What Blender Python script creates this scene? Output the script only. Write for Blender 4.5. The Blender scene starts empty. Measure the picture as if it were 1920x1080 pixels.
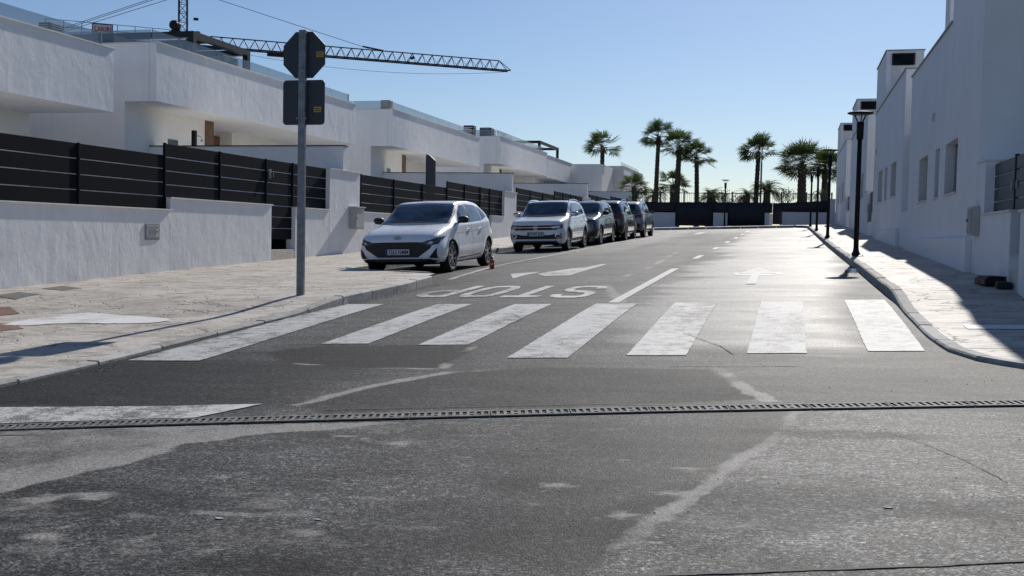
import bpy, bmesh, math, random
import numpy as np
from mathutils import Vector, Matrix
from mathutils.bvhtree import BVHTree
rad = math.radians
random.seed(7)
SC = bpy.context.scene
COL = SC.collection

# ---------------------------------------------------------------- camera
CAM_H = 1.22
RIGHT = Vector((0.96708, 0.25367, 0.02005))
DOWN = Vector((0.03173, -0.04204, -0.99861))
FWD = Vector((-0.25248, 0.96638, -0.04870))
cam = bpy.data.cameras.new('camera')
cam.sensor_width = 36.0
cam.lens = 2000.0 / 1920.0 * 36.0
cam.clip_start = 0.05
cam.clip_end = 3000.0
camo = bpy.data.objects.new('camera', cam)
COL.objects.link(camo)
camo.matrix_world = Matrix(((RIGHT.x, -DOWN.x, -FWD.x, 0), (RIGHT.y, -DOWN.y, -FWD.y, 0),
                            (RIGHT.z, -DOWN.z, -FWD.z, CAM_H), (0, 0, 0, 1)))
SC.camera = camo

# ---------------------------------------------------------------- sky and sun
SUN_EL, SUN_AZ = 33.0, 5.5          # azimuth measured from the street axis (+Y) to the right
world = bpy.data.worlds.new('World')
SC.world = world
world.use_nodes = True
wn = world.node_tree.nodes
wl = world.node_tree.links
wn.clear()
wo = wn.new('ShaderNodeOutputWorld')
bg = wn.new('ShaderNodeBackground')
sky = wn.new('ShaderNodeTexSky')
sky.sky_type = 'NISHITA'
sky.sun_disc = False
sky.sun_elevation = rad(SUN_EL)
sky.sun_rotation = rad(SUN_AZ)
sky.altitude = 50
sky.air_density = 1.0
sky.dust_density = 0.3
sky.ozone_density = 2.5
bg.inputs['Strength'].default_value = 0.081
tint = wn.new('ShaderNodeMix'); tint.data_type = 'RGBA'; tint.blend_type = 'MULTIPLY'
tint.inputs[0].default_value = 1.0
tint.inputs[7].default_value = (0.83, 0.90, 1.03, 1)      # cool white balance of the whole sky
wl.new(sky.outputs[0], tint.inputs[6])
wl.new(tint.outputs[2], bg.inputs['Color'])
wl.new(bg.outputs[0], wo.inputs['Surface'])
sun = bpy.data.lights.new('sun', 'SUN')
sun.energy = 4.9
sun.angle = rad(0.53)
sun.color = (1.0, 0.955, 0.89)
suno = bpy.data.objects.new('sun', sun)
COL.objects.link(suno)
sdir = Vector((math.sin(rad(SUN_AZ)) * math.cos(rad(SUN_EL)), math.cos(rad(SUN_AZ)) * math.cos(rad(SUN_EL)), math.sin(rad(SUN_EL))))
suno.rotation_euler = (-sdir).to_track_quat('-Z', 'Y').to_euler()
suno.location = (10, 60, 60)
SC.view_settings.view_transform = 'Standard'
SC.view_settings.look = 'None'
SC.view_settings.exposure = 0.0
SC.view_settings.gamma = 1.0
SC.view_settings.use_curve_mapping = False

# ---------------------------------------------------------------- ground shape
_ys = np.arange(-40.0, 140.01, 0.25)
_zs = np.interp(_ys, [-40, -12, 0, 4, 8.5, 12.5, 20, 32, 64, 70, 74, 140], [-.02, -.02, .03, .12, .26, .46, .72, 1.06, 2.05, 2.17, 2.2, 2.3])
_k = np.hanning(13); _k /= _k.sum()
_zs = np.convolve(np.pad(_zs, 6, mode='edge'), _k, mode='valid')
CF = 0.035

def gz(x, y):
    return np.interp(y, _ys, _zs) + CF * (np.clip(x, -14.0, 6.0) - 0.8)

def G(x, y, dz=0.0):
    return float(gz(x, y)) + dz

def smooth(a, b, t):
    u = np.clip((t - a) / (b - a), 0, 1)
    return u * u * (3 - 2 * u)

def walk_h(side, y):
    if side < 0:
        return 0.03 + 0.10 * float(smooth(11.3, 13.4, y))
    return 0.03 + 0.10 * float(smooth(12.4, 14.5, y))

# ---------------------------------------------------------------- materials
def newmat(name):
    m = bpy.data.materials.new(name)
    m.use_nodes = True
    nt = m.node_tree
    b = nt.nodes['Principled BSDF']
    return m, nt, b

def N(nt, t, **kw):
    n = nt.nodes.new(t)
    for k, v in kw.items():
        if k in n.inputs.keys():
            n.inputs[k].default_value = v
        else:
            setattr(n, k, v)
    return n

def coords(nt, scale=(1, 1, 1), obj=False):
    tc = N(nt, 'ShaderNodeTexCoord') if obj else N(nt, 'ShaderNodeNewGeometry')
    mp = N(nt, 'ShaderNodeMapping')
    mp.inputs['Scale'].default_value = scale
    nt.links.new(tc.outputs['Object'] if obj else tc.outputs['Position'], mp.inputs['Vector'])
    return mp.outputs[0]

def noise(nt, vec, scale, detail=4, rough=0.55, dist=0.0):
    n = N(nt, 'ShaderNodeTexNoise')
    n.inputs['Scale'].default_value = scale
    n.inputs['Detail'].default_value = detail
    n.inputs['Roughness'].default_value = rough
    n.inputs['Distortion'].default_value = dist
    nt.links.new(vec, n.inputs['Vector'])
    return n.outputs['Fac']

def ramp(nt, fac, stops):
    r = N(nt, 'ShaderNodeValToRGB')
    el = r.color_ramp.elements
    while len(el) < len(stops):
        el.new(0.5)
    for e, (p, c) in zip(el, stops):
        e.position = p
        e.color = (c, c, c, 1) if isinstance(c, (int, float)) else (c[0], c[1], c[2], 1)
    nt.links.new(fac, r.inputs[0])
    return r.outputs[0]

def mixc(nt, fac, a, b, mode='MIX'):
    m = N(nt, 'ShaderNodeMix', data_type='RGBA', blend_type=mode)
    for sock, v in ((m.inputs[0], fac), (m.inputs[6], a), (m.inputs[7], b)):
        if isinstance(v, bpy.types.NodeSocket):
            nt.links.new(v, sock)
        elif isinstance(v, (int, float)):
            sock.default_value = v
        else:
            sock.default_value = (v[0], v[1], v[2], 1)
    return m.outputs[2]

def math_(nt, op, a, b=0.0, clamp=False):
    m = N(nt, 'ShaderNodeMath', operation=op, use_clamp=clamp)
    for sock, v in ((m.inputs[0], a), (m.inputs[1], b)):
        if isinstance(v, bpy.types.NodeSocket):
            nt.links.new(v, sock)
        else:
            sock.default_value = v
    return m.outputs[0]

def bump(nt, b, h, strength, dist):
    bp = N(nt, 'ShaderNodeBump')
    bp.inputs['Strength'].default_value = strength
    bp.inputs['Distance'].default_value = dist
    nt.links.new(h, bp.inputs['Height'])
    nt.links.new(bp.outputs[0], b.inputs['Normal'])
    return bp

def plain(name, col, rough=0.6, metal=0.0, var=0.12, scale=6.0, bmp=0.0, spec=0.5, coat=0.0, obj=True):
    m, nt, b = newmat(name)
    v = coords(nt, obj=obj)
    n = noise(nt, v, scale, 5)
    lo = [c * (1 - var) for c in col]
    hi = [min(1, c * (1 + var)) for c in col]
    nt.links.new(ramp(nt, n, [(0.3, lo), (0.7, hi)]), b.inputs['Base Color'])
    b.inputs['Roughness'].default_value = rough
    b.inputs['Metallic'].default_value = metal
    b.inputs['Specular IOR Level'].default_value = spec
    b.inputs['Coat Weight'].default_value = coat
    b.inputs['Coat Roughness'].default_value = 0.03
    if bmp:
        bump(nt, b, noise(nt, v, scale * 6, 4), bmp, 0.01)
    return m

def stucco(name, col, big=0.35, streak=1.0):
    m, nt, b = newmat(name)
    v = coords(nt)
    vs = coords(nt, (1.0, 1.0, 0.35))
    n1 = noise(nt, v, 1.1, 4, 0.6)
    n2 = noise(nt, vs, 5.0, 5, 0.6, 0.4)
    c1 = ramp(nt, n1, [(0.3, [c * 0.93 for c in col]), (0.7, col)])
    dirt = noise(nt, coords(nt, (2.2, 2.2, 0.12)), 2.0, 5, 0.65)
    d = ramp(nt, dirt, [(0.45, 0.0), (0.75, 0.22 * streak)])
    nt.links.new(mixc(nt, d, c1, [c * 0.72 for c in col]), b.inputs['Base Color'])
    b.inputs['Roughness'].default_value = 0.85
    b.inputs['Specular IOR Level'].default_value = 0.25
    fine = noise(nt, v, 45.0, 3)
    h = math_(nt, 'ADD', math_(nt, 'MULTIPLY', n2, 1.0), math_(nt, 'MULTIPLY', fine, 0.12))
    amp = ramp(nt, noise(nt, v, 0.6, 3), [(0.35, 0.25), (0.65, 1.0)])
    h = math_(nt, 'MULTIPLY', h, amp)
    h = math_(nt, 'ADD', h, math_(nt, 'MULTIPLY', noise(nt, v, 2.0, 3), 1.0))
    h = math_(nt, 'ADD', h, math_(nt, 'MULTIPLY', noise(nt, v, 160.0, 2), 0.05))
    bump(nt, b, h, big, 0.03)
    return m

M = {}
M['stucco'] = stucco('white_render', (0.80, 0.80, 0.81), 0.42)
M['stucco_smooth'] = stucco('white_render_fine', (0.78, 0.78, 0.78), 0.08)
M['stucco_cream'] = stucco('cream_render', (0.84, 0.82, 0.76), 0.06, 0.3)
M['stucco_grey'] = stucco('grey_white_render', (0.76, 0.77, 0.80), 0.10, 0.8)
M['coping'] = plain('coping_stone', (0.62, 0.61, 0.60), 0.7, var=0.1, bmp=0.1)
M['plinth'] = plain('plinth_stone', (0.55, 0.51, 0.45), 0.8, var=0.1, bmp=0.15)
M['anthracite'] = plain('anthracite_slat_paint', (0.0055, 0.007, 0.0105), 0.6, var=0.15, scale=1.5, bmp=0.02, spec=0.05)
M['anthracite2'] = plain('grey_gate_paint', (0.030, 0.037, 0.048), 0.5, var=0.15, scale=2, spec=0.3)
M['steel_dark'] = plain('dark_steel', (0.014, 0.016, 0.021), 0.55, var=0.2, spec=0.25)
M['lamp_black'] = plain('lamp_black_paint', (0.008, 0.008, 0.009), 0.5, var=0.2, spec=0.25)
M['galv'] = plain('galvanised_steel', (0.20, 0.215, 0.235), 0.55, 0.6, var=0.25, scale=14)
M['sign_back'] = plain('sign_back_metal', (0.028, 0.033, 0.043), 0.55, var=0.12, scale=3)
M['sign_red'] = plain('sign_red', (0.42, 0.02, 0.02), 0.4, var=0.05)
M['sign_white'] = plain('sign_white', (0.75, 0.75, 0.75), 0.4, var=0.05)
M['sticker'] = plain('sticker_yellow', (0.42, 0.26, 0.04), 0.5, var=0.2, scale=40)
M['sticker_ink'] = plain('sticker_ink', (0.05, 0.035, 0.02), 0.6)
M['box_grey'] = plain('utility_box_grey', (0.42, 0.42, 0.40), 0.6, var=0.08)
M['box_grey2'] = plain('utility_box_frame', (0.24, 0.25, 0.26), 0.55, var=0.15, scale=20)
M['wood'] = plain('brown_wood', (0.16, 0.085, 0.045), 0.6, var=0.3, scale=8)
M['dark_glass'] = plain('dark_window', (0.015, 0.018, 0.022), 0.08, var=0.1)
M['kerb'] = plain('kerb_concrete', (0.36, 0.35, 0.335), 0.85, var=0.28, scale=7, bmp=0.25, obj=False)
def kerb_mat():
    m, nt, b = newmat('kerb_concrete')
    v = coords(nt)
    oi = N(nt, 'ShaderNodeObjectInfo')
    n = noise(nt, v, 7.0, 6, 0.7)
    c = ramp(nt, n, [(0.3, (0.25, 0.243, 0.232)), (0.7, (0.44, 0.43, 0.41))])
    tone = ramp(nt, oi.outputs['Random'], [(0.0, 0.72), (1.0, 1.2)])
    c = mixc(nt, 1.0, c, tone, 'MULTIPLY')
    scuff = ramp(nt, noise(nt, coords(nt, (1.5, 1.5, 6.0)), 3.0, 6, 0.75), [(0.52, 0.0), (0.66, 0.6)])
    nt.links.new(mixc(nt, scuff, c, (0.09, 0.085, 0.08)), b.inputs['Base Color'])
    b.inputs['Roughness'].default_value = 0.85
    bump(nt, b, noise(nt, v, 40.0, 5, 0.7), 0.4, 0.01)
    return m
M['kerb'] = kerb_mat()
M['iron'] = plain('cast_iron', (0.15, 0.145, 0.14), 0.6, 0.3, var=0.35, scale=30, obj=False)
M['iron_light'] = plain('worn_grate_iron', (0.17, 0.164, 0.156), 0.75, 0.0, var=0.4, scale=14, spec=0.15, obj=False)
M['void'] = plain('drain_dark', (0.006, 0.006, 0.006), 0.9)
M['rust'] = plain('rusty_cover', (0.17, 0.085, 0.055), 0.8, var=0.35, scale=14, bmp=0.2, obj=False)
M['grille_mesh'] = plain('speckled_cover', (0.11, 0.105, 0.10), 0.8, var=0.9, scale=60, bmp=0.3, obj=False)
def cement_mat():
    m, nt, b = newmat('spilled_white_cement')
    v = coords(nt)
    s = math_(nt, 'ADD', math_(nt, 'MULTIPLY', noise(nt, v, 3.0, 6, 0.7), 0.7), math_(nt, 'MULTIPLY', noise(nt, v, 30.0, 5, 0.75), 0.3))
    nt.links.new(ramp(nt, s, [(0.36, (0.40, 0.38, 0.345)), (0.46, (0.56, 0.555, 0.54)), (0.6, (0.66, 0.66, 0.65))]), b.inputs['Base Color'])
    b.inputs['Roughness'].default_value = 0.9
    bump(nt, b, s, 0.4, 0.02)
    return m
M['cement'] = cement_mat()
M['soil'] = plain('dry_soil', (0.22, 0.18, 0.14), 0.95, var=0.3, scale=0.5, obj=False)
M['cloth'] = plain('privacy_cloth', (0.010, 0.012, 0.020), 0.75, var=0.25, scale=9)
M['garden_bounce_tile'] = plain('garden_bounce_tile', (0.62, 0.60, 0.56), 0.7, var=0.1, scale=2, obj=False)  # pale tone for the unseen bounce ground in the gardens
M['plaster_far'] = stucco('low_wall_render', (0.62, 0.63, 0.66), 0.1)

def glassmat(name, col, alpha, rough=0.03):
    m, nt, b = newmat(name)
    b.inputs['Base Color'].default_value = (*col, 1)
    b.inputs['Roughness'].default_value = rough
    b.inputs['Alpha'].default_value = alpha
    return m
M['pane'] = glassmat('balustrade_glass', (0.16, 0.21, 0.27), 0.42)

# ---------------------------------------------------------------- mesh helpers
class MB:
    def __init__(s):
        s.v = []; s.f = []
    def add(s, vs, fs):
        o = len(s.v)
        s.v += [tuple(map(float, p)) for p in vs]
        s.f += [tuple(i + o for i in f) for f in fs]
        return s
    def box(s, x0, x1, y0, y1, z0, z1):
        x0, x1 = min(x0, x1), max(x0, x1); y0, y1 = min(y0, y1), max(y0, y1); z0, z1 = min(z0, z1), max(z0, z1)
        return s.add([(x0, y0, z0), (x1, y0, z0), (x1, y1, z0), (x0, y1, z0), (x0, y0, z1), (x1, y0, z1), (x1, y1, z1), (x0, y1, z1)],
                     [(0, 3, 2, 1), (4, 5, 6, 7), (0, 1, 5, 4), (1, 2, 6, 5), (2, 3, 7, 6), (3, 0, 4, 7)])
    def bar(s, p0, p1, w, h, up=(0, 0, 1)):
        p0 = Vector(p0); p1 = Vector(p1); d = (p1 - p0).normalized(); u = Vector(up)
        if abs(d.dot(u)) > 0.98: u = Vector((1, 0, 0))
        r = d.cross(u).normalized() * (w / 2); t = r.cross(d).normalized() * (h / 2)
        vs = [p + a * r + b * t for p in (p0, p1) for a, b in ((-1, -1), (1, -1), (1, 1), (-1, 1))]
        return s.add(vs, [(0, 1, 2, 3), (7, 6, 5, 4), (0, 4, 5, 1), (1, 5, 6, 2), (2, 6, 7, 3), (3, 7, 4, 0)])
    def tube(s, p0, p1, r0, r1=None, n=8, caps=True):
        r1 = r0 if r1 is None else r1
        p0 = Vector(p0); p1 = Vector(p1); d = (p1 - p0).normalized()
        u = Vector((0, 0, 1)) if abs(d.z) < 0.95 else Vector((1, 0, 0))
        a = d.cross(u).normalized(); b = d.cross(a).normalized()
        vs = []
        for p, r in ((p0, r0), (p1, r1)):
            for i in range(n):
                t = 2 * math.pi * i / n
                vs.append(p + a * (r * math.cos(t)) + b * (r * math.sin(t)))
        fs = [(i, (i + 1) % n, n + (i + 1) % n, n + i) for i in range(n)]
        if caps:
            fs += [tuple(range(n))[::-1], tuple(range(n, 2 * n))]
        return s.add(vs, fs)
    def lathe(s, prof, n=20, origin=(0, 0, 0), axis='Z', caps=True):
        vs = []; fs = []
        for r, z in prof:
            for i in range(n):
                t = 2 * math.pi * i / n
                a, b = r * math.cos(t), r * math.sin(t)
                p = (a, b, z) if axis == 'Z' else ((z, a, b) if axis == 'X' else (a, z, b))
                vs.append((p[0] + origin[0], p[1] + origin[1], p[2] + origin[2]))
        for k in range(len(prof) - 1):
            for i in range(n):
                j = (i + 1) % n
                fs.append((k * n + i, k * n + j, (k + 1) * n + j, (k + 1) * n + i))
        if caps and prof[0][0] > 1e-6: fs.append(tuple(range(n))[::-1])
        if caps and prof[-1][0] > 1e-6: fs.append(tuple(range((len(prof) - 1) * n, len(prof) * n)))
        return s.add(vs, fs)
    def prism(s, poly, z0, z1, plane='XY'):
        n = len(poly)
        def P(a, b, c):
            return (a, b, c) if plane == 'XY' else ((c, a, b) if plane == 'YZ' else (a, c, b))
        vs = [P(a, b, z0) for a, b in poly] + [P(a, b, z1) for a, b in poly]
        fs = [tuple(range(n))[::-1], tuple(range(n, 2 * n))] + [(i, (i + 1) % n, n + (i + 1) % n, n + i) for i in range(n)]
        return s.add(vs, fs)
    def mesh(s, name):
        me = bpy.data.meshes.new(name)
        me.from_pydata(s.v, [], s.f)
        bm = bmesh.new(); bm.from_mesh(me)
        bmesh.ops.recalc_face_normals(bm, faces=bm.faces)
        bm.to_mesh(me); bm.free()
        return me
    def build(s, name, mat, parent=None, smooth_=False, bevel=0.0):
        me = s.mesh(name)
        return link(name, me, mat, parent, smooth_, bevel)

def link(name, me, mat, parent=None, smooth_=False, bevel=0.0):
    if mat is not None and not me.materials:
        me.materials.append(mat)
    if smooth_:
        me.polygons.foreach_set('use_smooth', [True] * len(me.polygons))
    o = bpy.data.objects.new(name, me)
    COL.objects.link(o)
    if parent is not None:
        o.parent = parent
        if parent.type == 'EMPTY' or parent.parent is not None or True:
            o.matrix_parent_inverse = Matrix.Identity(4)
    if bevel:
        b = o.modifiers.new('bevel', 'BEVEL')
        b.width = bevel; b.segments = 2; b.limit_method = 'ANGLE'
    return o

def thing(name, label, cat, loc=(0, 0, 0), rz=0.0, group=None):
    o = bpy.data.objects.new(name, None)
    o.empty_display_size = 0.1
    COL.objects.link(o)
    o.location = loc; o.rotation_euler = (0, 0, rz)
    o['label'] = label; o['category'] = cat
    if group: o['group'] = group
    return o

def tag(o, label, cat, group=None):
    o['label'] = label; o['category'] = cat
    if group: o['group'] = group
    return o

def structure(o):
    o['kind'] = 'structure'
    return o

def copy_tree(o, parent=None):
    c = o.copy(); COL.objects.link(c)
    if parent is not None:
        c.parent = parent
        c.matrix_parent_inverse = Matrix.Identity(4)
    for ch in list(o.children):
        copy_tree(ch, c)
    return c

def text_mesh(s, size, depth=0.0, bold=0.0, align='CENTER', sx=1.0):
    cu = bpy.data.curves.new('lettering', 'FONT')
    cu.body = s; cu.size = size; cu.extrude = depth; cu.offset = bold
    cu.align_x = align; cu.align_y = 'CENTER'; cu.resolution_u = 3
    o = bpy.data.objects.new('lettering', cu); COL.objects.link(o)
    bpy.context.view_layer.update()
    dg = bpy.context.evaluated_depsgraph_get()
    me = bpy.data.meshes.new_from_object(o.evaluated_get(dg))
    bpy.data.objects.remove(o); bpy.data.curves.remove(cu)
    me.materials.clear()
    if sx != 1.0:
        me.transform(Matrix.Diagonal((sx, 1, 1, 1)))
    return me

def tess(poly, maxlen=0.3):
    bm = bmesh.new()
    vs = [bm.verts.new((p[0], p[1], 0)) for p in poly]
    bm.faces.new(vs)
    bmesh.ops.triangulate(bm, faces=bm.faces)
    for _ in range(7):
        es = [e for e in bm.edges if e.calc_length() > maxlen]
        if not es: break
        bmesh.ops.subdivide_edges(bm, edges=es, cuts=1)
        bmesh.ops.triangulate(bm, faces=bm.faces)
    return bm

def sheet(name, poly, mat, parent, dz=0.006, maxlen=0.5, walk=0, ragged=0.0):
    """thin layer lying on the road or on a pavement"""
    bm = tess(poly, maxlen)
    if ragged:
        for v in bm.verts:
            if v.is_boundary:
                v.co.x += (float(vnoise(v.co.x, v.co.y, 0.05, 3)) - .5) * 2 * ragged
                v.co.y += (float(vnoise(v.co.x, v.co.y, 0.05, 4)) - .5) * 2 * ragged
    for v in bm.verts:
        v.co.z = G(v.co.x, v.co.y, dz + (walk_h(walk, v.co.y) if walk else 0))
    bmesh.ops.recalc_face_normals(bm, faces=bm.faces)
    for f in bm.faces:
        if f.normal.z < 0: f.normal_flip()
    me = bpy.data.meshes.new(name); bm.to_mesh(me); bm.free()
    return link(name, me, mat, parent)

def rect(x0, x1, y0, y1):
    return [(x0, y0), (x1, y0), (x1, y1), (x0, y1)]

# value noise for wear masks
def vnoise(x, y, s, seed=0):
    x = np.asarray(x) / s + seed * 17.3; y = np.asarray(y) / s + seed * 9.1
    xi = np.floor(x).astype(np.int64); yi = np.floor(y).astype(np.int64)
    fx = x - xi; fy = y - yi
    fx = fx * fx * (3 - 2 * fx); fy = fy * fy * (3 - 2 * fy)
    def h(a, b):
        n = (a * 374761393 + b * 668265263 + seed * 974711) & 0x7fffffff
        n = ((n ^ (n >> 13)) * 1274126177) & 0x7fffffff
        return ((n ^ (n >> 16)) & 0xffff) / 65535.0
    return (h(xi, yi) * (1 - fx) + h(xi + 1, yi) * fx) * (1 - fy) + (h(xi, yi + 1) * (1 - fx) + h(xi + 1, yi + 1) * fx) * fy

def fbm(x, y, s, seed=0, o=4):
    r = 0; a = 1; t = 0
    for k in range(o):
        r = r + a * vnoise(x, y, s / 2 ** k, seed + k); t += a; a *= 0.55
    return r / t

def seg_dist(x, y, pl):
    d = np.full(np.shape(x), 1e9)
    for (ax, ay), (bx, by) in zip(pl[:-1], pl[1:]):
        vx, vy = bx - ax, by - ay
        t = np.clip(((x - ax) * vx + (y - ay) * vy) / (vx * vx + vy * vy + 1e-9), 0, 1)
        d = np.minimum(d, np.hypot(x - ax - t * vx, y - ay - t * vy))
    return d

def inside(x, y, poly):
    r = np.zeros(np.shape(x), bool)
    n = len(poly)
    for i in range(n):
        (ax, ay), (bx, by) = poly[i], poly[(i + 1) % n]
        c = ((ay > y) != (by > y)) & (x < (bx - ax) * (y - ay) / (by - ay + 1e-12) + ax)
        r ^= c
    return r

# ---------------------------------------------------------------- ground and road
def grid_mesh(name, xs, ys, zf):
    X, Y = np.meshgrid(xs, ys)
    Z = zf(X, Y)
    V = np.stack([X, Y, Z], -1).reshape(-1, 3)
    nx, ny = len(xs), len(ys)
    i = np.arange(nx * ny).reshape(ny, nx)
    F = np.stack([i[:-1, :-1], i[:-1, 1:], i[1:, 1:], i[1:, :-1]], -1).reshape(-1, 4)
    me = bpy.data.meshes.new(name)
    me.vertices.add(len(V)); me.vertices.foreach_set('co', V.ravel())
    me.loops.add(F.size); me.loops.foreach_set('vertex_index', F.ravel())
    me.polygons.add(len(F))
    me.polygons.foreach_set('loop_start', np.arange(len(F)) * 4)
    me.polygons.foreach_set('loop_total', np.full(len(F), 4))
    me.update(); me.validate()
    me.polygons.foreach_set('use_smooth', [True] * len(F))
    return me, X, Y

gx = np.concatenate([np.linspace(-900, -60, 12), np.linspace(-50, 50, 60), np.linspace(60, 900, 12)])
gy = np.concatenate([np.linspace(-600, -50, 8), np.linspace(-40, 140, 160), np.linspace(160, 1500, 14)])
me, _, _ = grid_mesh('ground', gx, gy, lambda x, y: gz(x, y) - 0.10)
structure(link('ground', me, M['soil']))

def asphalt_mat():
    m, nt, b = newmat('asphalt')
    v = coords(nt)
    at = N(nt, 'ShaderNodeVertexColor', layer_name='wear')
    sep = N(nt, 'ShaderNodeSeparateColor')
    nt.links.new(at.outputs[0], sep.inputs[0])
    pale, dark, old = sep.outputs[0], sep.outputs[1], sep.outputs[2]
    base = mixc(nt, old, (0.026, 0.026, 0.027), (0.112, 0.110, 0.106))
    big = ramp(nt, noise(nt, v, 0.55, 5, 0.6), [(0.3, 0.70), (0.7, 1.30)])
    base = mixc(nt, 1.0, base, big, 'MULTIPLY')
    mid_ = ramp(nt, noise(nt, coords(nt, (0.6, 1.6, 1.0)), 2.4, 6, 0.7), [(0.34, 0.62), (0.66, 1.4)])
    base = mixc(nt, 1.0, base, mid_, 'MULTIPLY')
    base = mixc(nt, dark, base, (0.012, 0.012, 0.013))
    # aggregate: stones of a centimetre, light and dark
    vo = N(nt, 'ShaderNodeTexVoronoi'); vo.inputs['Scale'].default_value = 105.0
    nt.links.new(v, vo.inputs['Vector'])
    st = N(nt, 'ShaderNodeSeparateColor'); nt.links.new(vo.outputs['Color'], st.inputs[0])
    stone = ramp(nt, st.outputs[0], [(0.0, 0.22), (0.4, 0.75), (0.75, 1.35), (0.94, 1.9), (1.0, 2.8)])
    base = mixc(nt, 1.0, base, stone, 'MULTIPLY')
    fleck = ramp(nt, noise(nt, v, 24.0, 4, 0.8), [(0.33, 0.45), (0.66, 1.6)])
    base = mixc(nt, 1.0, base, fleck, 'MULTIPLY')
    g2 = ramp(nt, noise(nt, v, 62.0, 2, 0.6), [(0.33, 0.45), (0.68, 1.65)])
    base = mixc(nt, 1.0, base, g2, 'MULTIPLY')
    # settled dust, broken up by the grain
    th = math_(nt, 'SUBTRACT', math_(nt, 'MULTIPLY', pale, 1.3), math_(nt, 'MULTIPLY', noise(nt, v, 17.0, 7, 0.82), 0.85))
    pg = ramp(nt, th, [(0.0, 0.0), (0.10, 0.18), (0.5, 0.75)])
    dustc = mixc(nt, 0.6, (0.30, 0.288, 0.27), mixc(nt, 1.0, (0.30, 0.288, 0.27), g2, 'MULTIPLY'))
    base = mixc(nt, pg, base, dustc)
    nt.links.new(base, b.inputs['Base Color'])
    po = N(nt, 'ShaderNodeVertexColor', layer_name='polish')      # tyre-polished binder is smoother
    ps = N(nt, 'ShaderNodeSeparateColor'); nt.links.new(po.outputs[0], ps.inputs[0])
    rg = ramp(nt, ps.outputs[0], [(0.0, 0.70), (1.0, 0.535)])
    rg2 = math_(nt, 'ADD', rg, math_(nt, 'MULTIPLY', noise(nt, coords(nt, (0.5, 1.2, 1.0)), 1.4, 5, 0.65), 0.12))
    rg2 = math_(nt, 'SUBTRACT', rg2, 0.06)
    rg2 = math_(nt, 'ADD', rg2, math_(nt, 'MULTIPLY', dark, 0.08))
    nt.links.new(rg2, b.inputs['Roughness'])
    b.inputs['Specular IOR Level'].default_value = 0.12
    hh = math_(nt, 'ADD', math_(nt, 'MULTIPLY', vo.outputs['Distance'], -0.6), noise(nt, v, 30.0, 4, 0.7))
    bump(nt, b, hh, 0.45, 0.008)
    return m
M['asphalt'] = asphalt_mat()

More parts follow.
